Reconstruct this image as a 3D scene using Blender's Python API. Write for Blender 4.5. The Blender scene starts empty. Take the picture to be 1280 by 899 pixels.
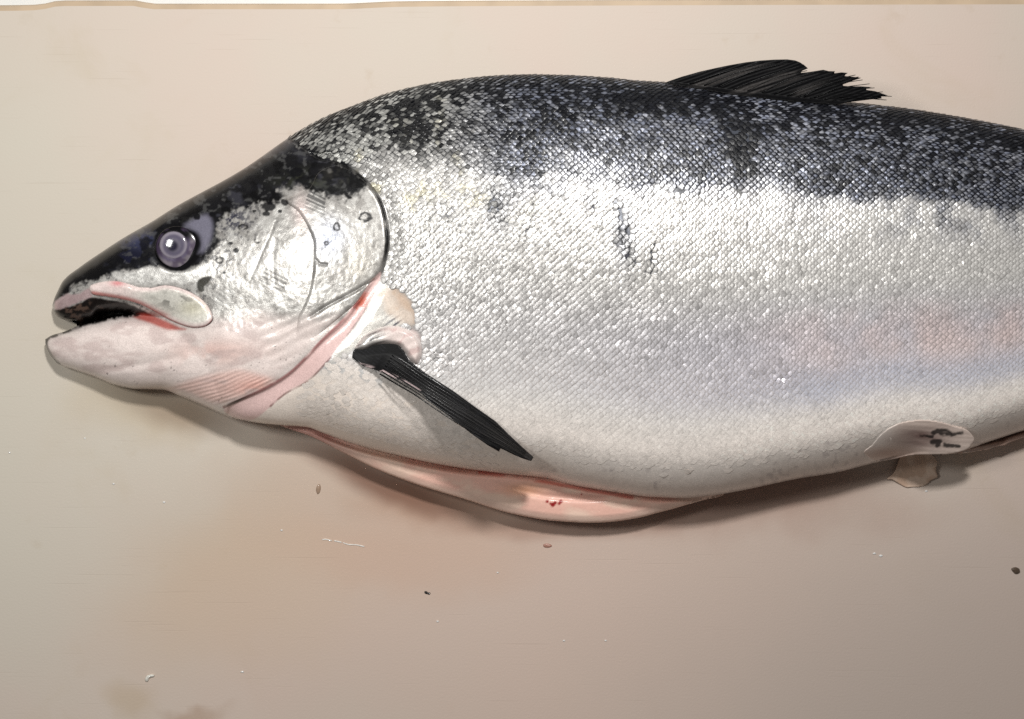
import bpy, math
import numpy as np

# ------------------------------------------------------------------ scene, camera, light
SC = bpy.context.scene
PX = 0.0004                      # one photo pixel on the board, in metres
HP = 1550.0                      # camera height above the board, in those units
cam_d = bpy.data.cameras.new('camera'); cam = bpy.data.objects.new('camera', cam_d)
SC.collection.objects.link(cam)
cam.location = (0, 0, HP * PX)
cam_d.sensor_width = 36.0
cam_d.lens = 36.0 * HP / 1280.0
cam_d.clip_start = 0.01; cam_d.clip_end = 50
SC.camera = cam

world = bpy.data.worlds.new('World'); SC.world = world
world.use_nodes = True
bg = world.node_tree.nodes['Background']
bg.inputs[0].default_value = (1.0, 0.93, 0.86, 1); bg.inputs[1].default_value = 0.09

def area_lamp(name, u, v, z, size, power, col, target=(600, 380, 60)):
    d = bpy.data.lights.new(name, 'AREA'); d.shape = 'RECTANGLE'
    d.size, d.size_y = size; d.energy = power; d.color = col
    o = bpy.data.objects.new(name, d); SC.collection.objects.link(o)
    o.location = ((u - 640) * PX, (449.5 - v) * PX, z * PX)
    t = np.array([(target[0] - 640) * PX, (449.5 - target[1]) * PX, target[2] * PX])
    dr = t - np.array(o.location)
    import mathutils
    o.rotation_euler = mathutils.Vector(dr).to_track_quat('-Z', 'Y').to_euler()
    return o
area_lamp('key_lamp', 750, -430, 1520, (0.06, 0.06), 3.45, (1.0, 0.985, 0.955))
area_lamp('side_lamp', -300, 100, 1350, (0.11, 0.085), 1.1, (1.0, 1.0, 0.965))
SC.view_settings.view_transform = 'Standard'
SC.view_settings.look = 'None'
SC.view_settings.exposure = 0.15
SC.view_settings.gamma = 1.0
SC.cycles.use_denoising = False
SC.cycles.max_bounces = 6

# ------------------------------------------------------------------ helpers
RNG = np.random.default_rng(7)
_TAB = RNG.random((256, 256))

def vnoise(x, y, seed=0):
    x = np.asarray(x, float) + seed * 17.31; y = np.asarray(y, float) + seed * 9.73
    xi = np.floor(x).astype(int); yi = np.floor(y).astype(int)
    fx = x - xi; fy = y - yi
    fx = fx * fx * (3 - 2 * fx); fy = fy * fy * (3 - 2 * fy)
    a = _TAB[xi & 255, yi & 255]; b = _TAB[(xi + 1) & 255, yi & 255]
    c = _TAB[xi & 255, (yi + 1) & 255]; d = _TAB[(xi + 1) & 255, (yi + 1) & 255]
    return (a * (1 - fx) + b * fx) * (1 - fy) + (c * (1 - fx) + d * fx) * fy

def fbm(x, y, oct=4, seed=0):
    s = 0; a = 0.5; n = 0
    for k in range(oct):
        s = s + a * vnoise(x * 2 ** k, y * 2 ** k, seed + k * 3); n += a; a *= 0.5
    return s / n

def sm(a, b, x):
    t = np.clip((x - a) / (b - a), 0, 1)
    return t * t * (3 - 2 * t)

def lin(r, g, b):
    c = np.array([r, g, b], float) / 255
    return np.where(c <= 0.04045, c / 12.92, ((c + 0.055) / 1.055) ** 2.4)

def prof(pts):
    p = np.array(pts, float); xs, ys = p[:, 0], p[:, 1]
    d = np.diff(ys) / np.diff(xs)
    m = np.zeros(len(xs)); m[0] = d[0]; m[-1] = d[-1]
    for i in range(1, len(xs) - 1):
        if d[i - 1] * d[i] > 0:
            w1 = 2 * (xs[i + 1] - xs[i]) + xs[i] - xs[i - 1]; w2 = xs[i + 1] - xs[i] + 2 * (xs[i] - xs[i - 1])
            m[i] = (w1 + w2) / (w1 / d[i - 1] + w2 / d[i])
    def f(x):
        x = np.clip(np.asarray(x, float), xs[0], xs[-1])
        i = np.clip(np.searchsorted(xs, x) - 1, 0, len(xs) - 2)
        h = xs[i + 1] - xs[i]; t = (x - xs[i]) / h
        return ((1 + 2 * t) * (1 - t) ** 2 * ys[i] + t * (1 - t) ** 2 * h * m[i]
                + t * t * (3 - 2 * t) * ys[i + 1] + t * t * (t - 1) * h * m[i + 1])
    return f

def spline(pts, closed=True, n=6):
    p = np.array(pts, float); N = len(p); out = []
    rng = range(N) if closed else range(N - 1)
    for i in rng:
        if closed: p0, p1, p2, p3 = p[i - 1], p[i], p[(i + 1) % N], p[(i + 2) % N]
        else: p0, p1, p2, p3 = p[max(i - 1, 0)], p[i], p[i + 1], p[min(i + 2, N - 1)]
        for k in range(n):
            t = k / n
            out.append(0.5 * (2 * p1 + (p2 - p0) * t + (2 * p0 - 5 * p1 + 4 * p2 - p3) * t * t + (3 * p1 - p0 - 3 * p2 + p3) * t ** 3))
    if not closed: out.append(p[-1])
    return np.array(out)

def pdist(u, v, pl, closed):
    a = pl if closed else pl[:-1]; b = np.roll(pl, -1, 0) if closed else pl[1:]
    best = np.full(u.shape, 1e9); ins = np.zeros(u.shape, bool)
    for (ax, ay), (bx, by) in zip(a, b):
        dx, dy = bx - ax, by - ay; L = dx * dx + dy * dy + 1e-12
        t = np.clip(((u - ax) * dx + (v - ay) * dy) / L, 0, 1)
        best = np.minimum(best, (u - ax - t * dx) ** 2 + (v - ay - t * dy) ** 2)
        if closed:
            c = ((ay > v) != (by > v)) & (u < (bx - ax) * (v - ay) / (by - ay + 1e-12) + ax)
            ins ^= c
    return np.sqrt(best), ins

def sdf(u, v, pl, far=40.0):
    """positive inside"""
    u = np.asarray(u, float); v = np.asarray(v, float)
    out = np.full(u.shape, -float(far))
    lo = pl.min(0) - far; hi = pl.max(0) + far
    k = (u > lo[0]) & (u < hi[0]) & (v > lo[1]) & (v < hi[1])
    if k.any():
        d, i = pdist(u[k], v[k], pl, True)
        out[k] = np.where(i, d, -d)
    return out

def ldist(u, v, pl, far=40.0):
    u = np.asarray(u, float); v = np.asarray(v, float)
    out = np.full(u.shape, float(far))
    lo = pl.min(0) - far; hi = pl.max(0) + far
    k = (u > lo[0]) & (u < hi[0]) & (v > lo[1]) & (v < hi[1])
    if k.any(): out[k] = pdist(u[k], v[k], pl, False)[0]
    return out

def smax(a, b, k):
    h = np.maximum(k - np.abs(a - b), 0) / k
    return np.maximum(a, b) + h * h * k * 0.25

ORG = np.array([(640 - 640) * PX, (449.5 - 420) * PX, 0.0])   # base of the fish

def W(u, v, z, org=True):
    s = 1 - z / HP
    p = np.stack([(u - 640) * s * PX, (449.5 - v) * s * PX, z * PX + 0 * u], -1)
    return p - ORG if org else p

# ------------------------------------------------------------------ fish shape (photo pixels, heights in the same unit)
VT = prof([(66, 381), (67, 376), (71, 366), (79, 351), (99, 334.5), (128, 314.5), (155, 297), (190, 277), (221, 257.5), (253, 240),
           (280, 225.5), (307, 209.5), (328, 195.2), (350, 179.5), (375, 163), (407, 146), (450, 129), (480, 118), (515, 109), (540, 104),
           (570, 99.5), (620, 94.5), (662, 93), (710, 94), (760, 97), (800, 101), (837, 103), (912, 112), (987, 121), (1044, 126),
           (1137, 136), (1175, 142), (1231, 152), (1280, 162), (1400, 193), (1550, 240), (1700, 283), (1790, 300)])
VB = prof([(66, 383), (67, 387), (70, 394), (82, 400), (96, 401.5), (113, 400), (125, 392), (150, 390), (180, 398), (200, 403), (222, 418),
           (240, 442), (262, 474), (285, 513), (300, 524), (318, 528), (345, 531), (383, 534), (404, 541.5), (440, 554.5), (491, 568),
           (557, 582), (622, 591), (684, 598), (710, 605), (745, 611.5), (780, 617), (806, 620.7), (854, 622.5), (894, 619),
           (920, 614.6), (1000, 598), (1044, 591), (1084, 581), (1111, 574.5), (1142, 568), (1173, 566), (1207, 562), (1233, 553.4), (1280, 538),
           (1400, 500), (1550, 458), (1700, 428), (1790, 420)])
HH = prof([(66, 3), (69, 11), (76, 18), (90, 24), (120, 32), (160, 39), (220, 47), (300, 55), (400, 63), (500, 68), (650, 72),
           (800, 72), (950, 69), (1100, 63), (1280, 54), (1500, 38), (1700, 24), (1790, 14)])
ZC = prof([(57, 15), (120, 19), (200, 26), (300, 37), (400, 48), (560, 53), (800, 54), (1000, 50), (1280, 44), (1500, 34), (1790, 24)])
JT = prof([(57, 424), (63, 420), (82, 414), (103, 405), (127, 399.5), (143, 395.5), (171, 392.5), (190, 393), (215, 392), (250, 380), (300, 372), (400, 372)])
JB = prof([(57, 430), (59, 437), (64, 445), (73, 455), (92, 462), (115, 470), (145, 481.7), (171, 486.4), (202, 487), (227, 496),
           (258, 509), (284, 520.5), (308, 526), (345, 530), (400, 534)])
JH = prof([(57, 5), (62, 13), (73, 20), (100, 28), (150, 36), (200, 42), (260, 48), (310, 46), (350, 36), (400, 10)])
CAV = spline([(88, 398), (108, 376), (140, 372), (175, 382), (210, 400), (226, 409), (205, 414), (165, 405), (125, 408), (104, 408)])

DROP = prof([(57, 0), (330, 0), (440, 10), (560, 10), (850, 10), (1000, 12), (1140, 18), (1280, 14), (1500, 8), (1790, 2)])
def ZE(u, v):
    return fields(u, v)[0]

def fields(u, v):
    vt, vb = VT(u), VB(u); hf = np.maximum((vb - vt) / 2, 0.5); t = (v - (vt + vb) / 2) / hf
    zc = ZC(u) - DROP(u) * sm(0.74, 1.0, t) ** 1.6
    at = np.abs(t)
    ex = 2.3 + 3.4 * sm(0.0, 0.6, t) * sm(330, 470, u)
    hA = np.where(at < 1, HH(u) * np.sqrt(np.maximum(1 - at ** ex, 0)), -(at - 1) * hf * 3)
    gA = np.minimum(np.minimum(v - vt, vb - v), np.minimum((u - 65.6) * 2, (1790 - u) * 2))
    jt, jb = JT(u), JB(u); jf = np.maximum((jb - jt) / 2, 0.5); tj = np.abs((v - (jt + jb) / 2) / jf)
    hB = np.where(tj < 1, JH(u) * np.sqrt(np.maximum(1 - tj ** 2.3, 0)), -(tj - 1) * jf * 3)
    gB = np.minimum(np.minimum(v - jt, jb - v), np.minimum((u - 56.6) * 2, (399 - u) * 2))
    hA = np.where(gA > -30, hA, -200); hB = np.where(gB > -30, hB, -200)
    return zc, hA, gA, hB, gB

GILL_EDGE = spline([(398, 199), (421, 204), (443, 215), (461, 231), (474, 250), (481, 274), (484, 300), (481, 322), (475, 338), (461, 358), (446, 380)], False)
GILL = spline([(357, 250), (385, 236), (398, 215), (421, 206), (443, 216), (461, 232), (474, 251), (481, 275), (483.5, 302), (481, 322), (476, 337), (461, 357),
               (446, 378), (418, 402), (396, 420), (372, 432), (372, 400), (378, 385), (386, 366), (390.5, 342), (392, 307), (385, 285), (372, 264)])
HEADP = spline([(30, 300), (250, 150), (352, 176), (372, 182), (398, 199), (421, 204), (443, 215), (461, 231), (474, 250), (482, 275), (485, 302), (481, 322), (476, 338), (461, 358),
                (446, 381), (428, 404), (402, 427), (366, 464), (334, 485), (288, 505), (272, 520), (150, 530), (20, 480)], True, 4)
MEMB = spline([(476, 340), (470, 362), (452, 393), (430, 424), (409, 451), (385, 475), (357, 491), (341, 506), (318, 524), (300, 524), (280, 513), (300, 500),
               (334, 484), (366, 462), (401, 425), (427, 400), (446, 378), (461, 356)])
EYE_C = (221, 309)

def zt(u, v, feat=True):
    zc, hA, gA, hB, gB = fields(u, v)
    z = zc + smax(hA, hB, 9.0 + 22 * sm(190, 230, u))
    if feat:
        u_ = np.asarray(u)
        # behind the gill cover the flank drops a little, so the cover has a free edge
        d = sdf(u, v, HEADP, 30)
        z = z - 4.0 * sm(1.0, -3.0, d) * sm(-26, -3, d) * (np.asarray(v) > 190)
        # eye socket
        r = np.hypot(u - EYE_C[0], (v - EYE_C[1]) * 1.05)
        z = z - 5.0 * sm(36, 22, r)
        # cheek bones
        for L, w, dep in GROOVES:
            z = z - dep * np.exp(-(ldist(u, v, L, 12) / w) ** 2)
        # ridged throat membrane
        m = sm(-3, 8, sdf(u, v, THROAT, 14))
        q = (v - 480) + 0.28 * (u - 250) + 0.0016 * (u - 250) ** 2
        z = z + m * 0.55 * np.sin(q * 1.15 + 5 * fbm(u * 0.03, v * 0.05, 2, 15)) * (0.3 + vnoise(u * 0.05, v * 0.2, 16))
        # soft folds below the gill cover
        m2 = sm(-6, 12, sdf(u, v, FOLDS, 16))
        q2 = 1.3 * (v - 430) + 0.62 * (u - 400)
        z = z + m2 * 0.4 * np.sin(q2 * (0.30 + 0.0004 * (u - 330)) + 7 * fbm(u * 0.018, v * 0.018, 2, 5)) * (0.35 + vnoise(u * 0.03, v * 0.05, 6))
        hm = sm(0, 10, d) * sm(230, 270, u_) * sm(240, 262, v) * sm(420, 395, v)
        z = z + hm * (0.3 * np.abs(fbm(u * 0.11, v * 0.09, 3, 13) - 0.5) * 2 + 0.22 * (fbm(u * 0.33, v * 0.3, 2, 14) - 0.5))
        # wet skin is never perfectly smooth
        z = z + 1.6 * (fbm(u * 0.018, v * 0.022, 3, 11) - 0.5) + 0.5 * (fbm(u * 0.09, v * 0.09, 2, 12) - 0.5)
        # mouth cavity floor
        c = sdf(u, v, CAV, 12)
        zcav = zc - 18 + 5 * fbm(u * 0.08, v * 0.1, 3, 21)
        inA = (gA > 0) | (gB > 0)
        z = np.where(inA, z, np.where(c > 0, zcav, z))
    return z

THROAT = spline([(205, 488), (228, 476), (262, 466), (300, 460), (330, 468), (345, 476), (334, 484), (300, 500), (284, 508), (262, 505), (230, 492)])
FOLDS = spline([(330, 400), (372, 396), (420, 392), (440, 384), (425, 402), (400, 426), (366, 460), (330, 450)])
GROOVES = [(spline([(344, 277), (337, 296), (328, 315), (320, 334), (311, 354)], False), 1.6, 0.35),
           (spline([(344, 300), (341, 330), (343, 352)], False), 4.0, 0.5),
           (spline([(467, 350), (447, 362), (427, 373), (408, 383), (388, 396)], False), 2.0, 2.0),
           (spline([(395, 325), (400, 330), (408, 331)], False), 1.6, 1.6),
           (spline([(130, 462), (160, 459), (200, 452), (225, 447)], False), 5.0, 1.6),
           (spline([(160, 455), (200, 448), (240, 436)], False), 9.0, 1.2)]

def gmain(u, v):
    zc, hA, gA, hB, gB = fields(u, v)
    c = sdf(u, v, CAV, 12)
    return np.maximum(np.maximum(gA, gB), c)

# ------------------------------------------------------------------ pigment (own colour of the skin, as linear albedo; a = silver amount)
SILVER = lin(212, 210, 206)
def mixc(c, col, m):
    return c * (1 - m[..., None]) + np.asarray(col) * m[..., None]

DARKHEAD = spline([(60, 380), (68, 352), (110, 318), (200, 262), (300, 205), (352, 165), (372, 178), (400, 196), (424, 203), (443, 214), (456, 231), (449, 244),
                   (436, 245), (424, 248), (410, 244), (395, 240), (378, 237), (352, 236), (350, 249), (333, 254), (300, 262), (283, 268), (273, 285), (272, 305), (262, 322),
                   (240, 332), (214, 336), (190, 337), (160, 341), (146, 343), (128, 347), (112, 356), (98, 358), (84, 366), (70, 382)])
SNOUTPINK = spline([(68, 378), (82, 369), (98, 366), (112, 360), (114, 372), (100, 378), (84, 385), (70, 390)])
SUBORB = spline([(140, 342), (165, 339), (186, 334), (210, 337), (236, 338), (262, 330), (268, 345), (240, 352), (205, 356), (176, 357), (150, 350)])
PALEJAW = spline([(52, 420), (85, 412), (128, 398), (175, 392), (215, 402), (262, 402), (290, 398), (330, 392), (360, 398), (410, 398), (418, 402), (366, 464),
                  (334, 486), (285, 508), (255, 514), (200, 500), (120, 480), (50, 445)])
EYEPALE = spline([(226, 286), (238, 276), (258, 268), (266, 280), (264, 300), (256, 314), (246, 318), (250, 304), (246, 292)])
BEIGE = spline([(472, 366), (488, 358), (502, 366), (514, 380), (520, 398), (514, 408), (500, 404), (486, 392), (476, 380)])
SILVSTRIP = spline([(476, 352), (488, 372), (505, 398), (498, 412), (470, 420), (445, 436), (424, 448), (412, 455), (430, 425), (452, 396)])
PINKFOLD = spline([(478, 420), (500, 412), (522, 414), (526, 432), (522, 450), (512, 448), (500, 432)])
SPOTS = [(335, 258, 9, 6, 1), (304, 284, 6, 3.4, 0), (295, 313, 3.6, 3.2, 1), (288, 304, 3.5, 1.8, 1), (274, 325, 5.5, 4, 0), (322, 301, 4, 3, 0), (356, 253, 5, 4.5, 1), (350, 264, 2.6, 2, 1),
         (421, 284, 4, 5, 0), (456, 271, 8, 5.5, 0), (408, 304, 3, 2.5, 0), (318, 264, 3, 2, 1), (280, 341, 2, 1.5, 1), (333, 267, 5, 3, 1), (246, 271, 4, 4, 1), (265, 268, 4, 3.5, 1),
         (199, 288, 4, 3, 1), (316, 222, 6, 4, 1), (333, 213, 4, 3, 1), (288, 230, 6, 3.5, 1), (371, 215, 8, 6, 1)]
STROKES = []
for i in range(6):
    x0, y0 = 381 + 1.2 * i, 258 - 4.2 * i + (2 if i > 3 else 0); STROKES.append(((x0, y0), (x0 + 24 - i, y0 + 10), 0.9, 0.8 if i > 1 else 0.5))
for i in range(4):
    x0, y0 = 325 + 2.6 * i, 350 - 4.6 * i; STROKES.append(((x0, y0), (x0 + 27, y0 + 14), 0.8, 0.55))
for i in range(5):
    x0, y0 = 262 + 4.5 * i, 372 - 3.4 * i; STROKES.append(((x0, y0), (x0 + 12, y0 + 9), 0.7, 0.35))

def flankvar(u, v):
    """band position on the flank: 0 at the back line, 1 at the belly edge"""
    vt, vb = VT(u), np.where(u < 300, 525, VB(u))
    return (v - vt) / np.maximum(vb - vt, 1)

WORN = [spline(p) for p in ([(612, 232), (622, 240), (630, 262), (622, 288), (612, 270), (606, 248)],
                            [(764, 258), (774, 250), (782, 268), (790, 290), (796, 330), (784, 335), (772, 318), (766, 290)],
                            [(736, 238), (746, 250), (742, 262), (732, 250)],
                            [(908, 158), (930, 150), (942, 170), (938, 200), (922, 216), (908, 196)],
                            [(810, 300), (822, 318), (818, 350), (806, 340)])]
def worn(u, v):
    m = 0
    for p in WORN: m = np.maximum(m, sm(-9, 6, sdf(u, v, p, 12)))
    tau = flankvar(u, v)
    band = sm(0.23, 0.27, tau) * sm(0.48, 0.33, tau) * sm(500, 600, u) * sm(960, 880, u)
    m = np.maximum(m, 0.75 * band * sm(0.52, 0.64, fbm(u * 0.032, v * 0.014, 3, 33)))
    return m

def backdark(u, v):
    """pigment amount 0..1 of the back, with the blotches the photo shows"""
    tau = flankvar(u, v)
    n = fbm(u * 0.016, v * 0.016, 4, 31)
    front = sm(640, 430, u)
    edge = 0.250 - 0.075 * front + 0.02 * sm(900, 1280, u) + 0.06 * (fbm(u * 0.045, v * 0.045, 4, 35) - 0.5)
    d = 0.26 * sm(edge + 0.016, edge - 0.016, tau) + 0.46 * sm(edge + 0.06, edge - 0.12, tau) + 0.28 * sm(0.13, 0.03, tau)
    d = d + sm(0.02, -0.02, tau - edge) * (n - 0.5) * 0.6
    d = d + 0.18 * sm(880, 1150, u) * sm(edge + 0.02, edge - 0.04, tau)
    d = d + 0.36 * sm(860, 1200, u) * sm(edge + 0.16, edge, tau) * sm(0.3, 0.7, fbm(u * 0.05, v * 0.04, 3, 36)) + 0.3 * sm(860, 700, u) * sm(edge + 0.10, edge, tau) * sm(0.42, 0.62, n)
    for (x, y, a, b, w) in ((520, 160, 34, 26, .35), (924, 180, 24, 34, .5), (830, 132, 70, 16, .4), (620, 262, 16, 34, .25), (778, 292, 14, 40, .3), (690, 190, 60, 26, -.06), (590, 128, 40, 12, .2), (1150, 145, 60, 10, .25)):
        d = d + w * np.exp(-((u - x) / a) ** 2 - ((v - y) / b) ** 2)
    return np.clip(d, 0, 1)

def flank_tint(u, v):
    """hue of the silver flank and belly"""
    tau = flankvar(u, v)
    c = np.ones(np.shape(u) + (3,)) * lin(232, 230, 227)
    c = mixc(c, lin(216, 213, 222), sm(0.46, 0.66, tau) * sm(0.86, 0.74, tau) * (0.25 + 0.75 * sm(560, 1000, u)))
    c = mixc(c, lin(188, 191, 206), sm(0.68, 0.74, tau) * sm(0.86, 0.79, tau) * sm(880, 1050, u) * (0.2 + 0.8 * fbm(u * 0.012, v * 0.02, 3, 41)))
    c = mixc(c, lin(232, 208, 203), 0.8 * sm(0.52, 0.63, tau) * sm(0.78, 0.66, tau) * sm(880, 1120, u) * sm(0.1, 0.7, fbm(u * 0.02, v * 0.02, 3, 44)))
    c = mixc(c, lin(242, 233, 226), sm(0.76, 0.90, tau))
    c = mixc(c, lin(236, 220, 210), sm(0.93, 1.0, tau) * 0.7)
    c = mixc(c, lin(236, 226, 178), 0.5 * sm(0.62, 0.8, fbm(u * 0.05, v * 0.05, 2, 47)) * sm(0.4, 0.3, tau) * sm(720, 520, u))
    return c

def paint(u, v):
    u = np.asarray(u, float); v = np.asarray(v, float)
    tau = flankvar(u, v); n = fbm(u * 0.05, v * 0.05, 4, 51); nf = fbm(u * 0.35, v * 0.35, 2, 53)
    bd = backdark(u, v)
    c = flank_tint(u, v) * (0.84 + 0.16 * nf)[..., None]
    bel = sm(0.72, 0.86, tau)
    c = mixc(c, lin(176, 166, 164), bel * 0.55 * sm(0.60, 0.70, fbm(u * 0.2, v * 0.2, 3, 58)) * sm(0.4, 0.6, fbm(u * 0.03, v * 0.03, 2, 59)))
    si = 0.55 * sm(0.92, 0.70, tau)
    c = c * (1 - 0.62 * sm(0.86, 0.62, tau) * sm(1788, 1770, u))[..., None]
    c = mixc(c, lin(12, 13, 18), np.clip(bd * 1.4, 0, 1)); si = si * (1 - 0.8 * bd)
    w = worn(u, v)
    c = mixc(c, lin(84, 88, 98), w * 0.8); c = mixc(c, lin(30, 32, 40), w * sm(0.52, 0.62, fbm(u * 0.14, v * 0.06, 3, 57)))
    ro = 0.32 + 0.1 * nf
    # ---- the skin of the belly and breast between the gill membrane and the belly cut
    br = sm(-6, 14, v - (0.62 * (u - 440) * 0 + 462 + 0.25 * (u - 400))) * sm(760, 560, u) * sm(290, 330, u)
    c = mixc(c, lin(240, 227, 216), br * 0.8); si = si * (1 - 0.8 * br)
    # ---- head
    hd = sm(-1.5, 1.5, sdf(u, v, HEADP, 30)) * sm(520, 500, u); hd = np.where((u < 250), 1.0, hd)
    cheek = np.ones(u.shape + (3,)) * lin(194, 191, 187)
    cheek = cheek * (0.80 + 0.26 * n)[..., None]
    cheek = mixc(cheek, lin(140, 136, 132), 0.55 * sm(0.55, 0.62, fbm(u * 0.13, v * 0.10, 5, 61)))
    cheek = mixc(cheek, lin(60, 60, 66), 0.7 * sm(0.60, 0.66, fbm(u * 0.34, v * 0.30, 3, 63)) * sm(400, 300, u + 0.6 * (v - 260)))
    cheek = mixc(cheek, lin(220, 218, 214), 0.6 * sm(0.53, 0.66, fbm(u * 0.11, v * 0.09, 4, 62)))
    cheek = mixc(cheek, lin(196, 204, 226), 0.6 * np.exp(-((u - 412) / 18) ** 2 - ((v - 298) / 22) ** 2))
    cheek = mixc(cheek, lin(226, 206, 202), 0.7 * np.exp(-((u - 376) / 10) ** 2 - ((v - 262) / 22) ** 2))
    cheek = mixc(cheek, lin(176, 170, 160), 0.7 * np.exp(-((u - 448) / 18) ** 2 - ((v - 330) / 24) ** 2))
    c = mixc(c, cheek, hd); si = si * (1 - hd) + hd * 0.45; ro = ro * (1 - hd) + hd * (0.27 + 0.1 * nf)
    pj = sm(-14, 16, sdf(u, v, PALEJAW, 30) + 10 * (n - 0.5))
    jaw = np.ones(u.shape + (3,)) * lin(232, 218, 213)
    jaw = mixc(jaw, lin(226, 188, 178), 0.7 * np.exp(-((u - 270) / 55) ** 2 - ((v - 440) / 16) ** 2) * sm(0.3, 0.6, n))
    jaw = mixc(jaw, lin(224, 150, 132), 0.75 * np.exp(-((u - 325) / 34) ** 2 - ((v - 484) / 11) ** 2))
    jaw = mixc(jaw, lin(222, 176, 164), 0.6 * sm(-3, 8, sdf(u, v, THROAT, 14)))
    jaw = mixc(jaw, lin(186, 166, 154), 0.5 * np.exp(-((u - 195) / 30) ** 2 - ((v - 484) / 7) ** 2))
    jaw = mixc(jaw, lin(168, 150, 142), 0.5 * sm(0.55, 0.66, fbm(u * 0.12, v * 0.12, 3, 66)) * np.exp(-((u - 325) / 34) ** 2 - ((v - 394) / 8) ** 2))
    jaw = jaw * (0.90 + 0.2 * fbm(u * 0.07, v * 0.12, 4, 64))[..., None]
    jaw = mixc(jaw, lin(196, 176, 172), 0.6 * sm(0.56, 0.7, fbm(u * 0.025, v * 0.06, 3, 65)))
    jaw = mixc(jaw, lin(70, 58, 56), 0.8 * sm(0.84, 0.9, fbm(u * 0.3, v * 0.3, 2, 67)) * sm(0.5, 0.6, fbm(u * 0.04, v * 0.04, 2, 69)))
    c = mixc(c, jaw, pj); si = si * (1 - pj * 0.95); ro = ro + 0.04 * pj
    # gill opening and membrane
    mb = sm(-1.5, 1.5, sdf(u, v, MEMB, 12))
    c = mixc(c, lin(230, 198, 194), mb); si = si * (1 - mb)
    c = mixc(c, lin(206, 112, 92), mb * np.clip(1.1 * np.exp(-((u - 449) / 14) ** 2 - ((v - 378) / 20) ** 2), 0, 1) * sm(0.35, 0.5, n))
    ml = spline([(448, 378), (427, 402), (402, 426), (366, 463), (334, 484), (300, 500), (280, 509)], False)
    d = ldist(u, v, ml, 12)
    red = sm(2.8, 0.6, d)
    c = mixc(c, lin(150, 78, 80), 0.7 * red * sm(0.25, 0.55, fbm(u * 0.06, v * 0.06, 2, 68)))
    c = mixc(c, lin(40, 22, 22), sm(2.2, 0.8, d) * np.exp(-((u - 296) / 16) ** 2))
    mo = spline([(470, 364), (452, 395), (428, 428), (409, 452), (385, 476), (357, 492), (338, 508)], False)
    c = mixc(c, lin(120, 74, 72), 0.75 * sm(2.0, 0.5, ldist(u, v, mo, 8)) * sm(0.3, 0.6, fbm(u * 0.07, v * 0.07, 2, 69)))
    ss = sm(-3, 4, sdf(u, v, SILVSTRIP, 10)) * (1 - mb)
    c = mixc(c, lin(226, 222, 216), ss); si = np.maximum(si, ss * 0.7)
    st = (v - 400) + 0.8 * (u - 470)
    c = mixc(c, lin(84, 84, 96), ss * sm(0.62, 0.8, 0.5 + 0.5 * np.sin(st * 0.75 + 4 * n)) * sm(385, 400, v) * sm(470, 500, u + 0.2 * (v - 400)))
    bz = sm(-5, 6, sdf(u, v, BEIGE, 14) + 7 * (n - 0.5))
    c = mixc(c, mixc(np.ones(u.shape + (3,)) * lin(232, 214, 198), lin(218, 190, 166), sm(0.4, 0.65, n)), bz * 0.75); si = si * (1 - bz)
    pf = sm(-5, 6, sdf(u, v, PINKFOLD, 14) + 8 * (n - 0.5))
    c = mixc(c, lin(228, 208, 203), pf * 0.9); si = si * (1 - pf)
    # dark crown of the head
    nd = fbm(u * 0.11, v * 0.11, 4, 71)
    dk = sm(-3.5, 3.5, sdf(u, v, DARKHEAD, 30) + 15 * (nd - 0.5) + 8 * (fbm(u * 0.32, v * 0.32, 2, 79) - 0.5)) * (v < 392)
    dcol = np.ones(u.shape + (3,)) * lin(20, 20, 23)
    dcol = mixc(dcol, lin(58, 58, 66), 0.75 * sm(0.46, 0.66, fbm(u * 0.035, v * 0.05, 4, 73)) * sm(150, 250, u) * sm(445, 400, u))
    dcol = mixc(dcol, lin(62, 66, 96), 0.8 * np.exp(-((u - 178) / 26) ** 2 - ((v - 302) / 12) ** 2))
    dcol = mixc(dcol, lin(20, 22, 44), 0.9 * np.exp(-((u - 165) / 30) ** 2 - ((v - 324) / 12) ** 2))
    dcol = mixc(dcol, lin(58, 60, 48), 0.7 * np.exp(-((u - 392) / 40) ** 2 - ((v - 226) / 13) ** 2) * sm(0.35, 0.6, nd))
    dcol = mixc(dcol, lin(120, 116, 108), 0.6 * np.exp(-((u - 417) / 12) ** 2 - ((v - 217) / 9) ** 2) * sm(0.35, 0.6, nd))
    dcol = mixc(dcol, lin(84, 84, 84), 0.55 * sm(0.58, 0.66, fbm(u * 0.16, v * 0.22, 4, 78)) * sm(120, 170, u))
    dcol = mixc(dcol, lin(7, 7, 9), 0.85 * sm(0.52, 0.6, fbm(u * 0.06, v * 0.08, 3, 75)))
    c = mixc(c, dcol, dk); si = si * (1 - dk); ro = ro * (1 - dk) + dk * 0.26
    # mottled fade of the crown into the cheek
    bl = np.exp(-((u - 292) / 24) ** 2 - ((v - 274) / 16) ** 2) * (1 - dk)
    c = mixc(c, lin(40, 42, 70), 0.9 * bl * sm(0.5, 0.56, fbm(u * 0.3, v * 0.3, 3, 77)))
    ep = sm(-4, 5, sdf(u, v, EYEPALE, 12))
    c = mixc(c, lin(124, 122, 138), ep * 0.85); si = si * (1 - ep)
    so = sm(-2, 2.5, sdf(u, v, SUBORB, 10) + 6 * (nd - 0.5))
    c = mixc(c, lin(246, 244, 240) * (0.6 + 0.6 * nf)[..., None], so); si = np.maximum(si, so * 0.6)
    sp = sm(-2, 2, sdf(u, v, SNOUTPINK, 10) + 5 * (nd - 0.5))
    c = mixc(c, lin(206, 178, 180), sp * 0.85)
    # black lid around the eye
    r = np.hypot(u - EYE_C[0], (v - EYE_C[1]) * 1.04)
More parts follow.
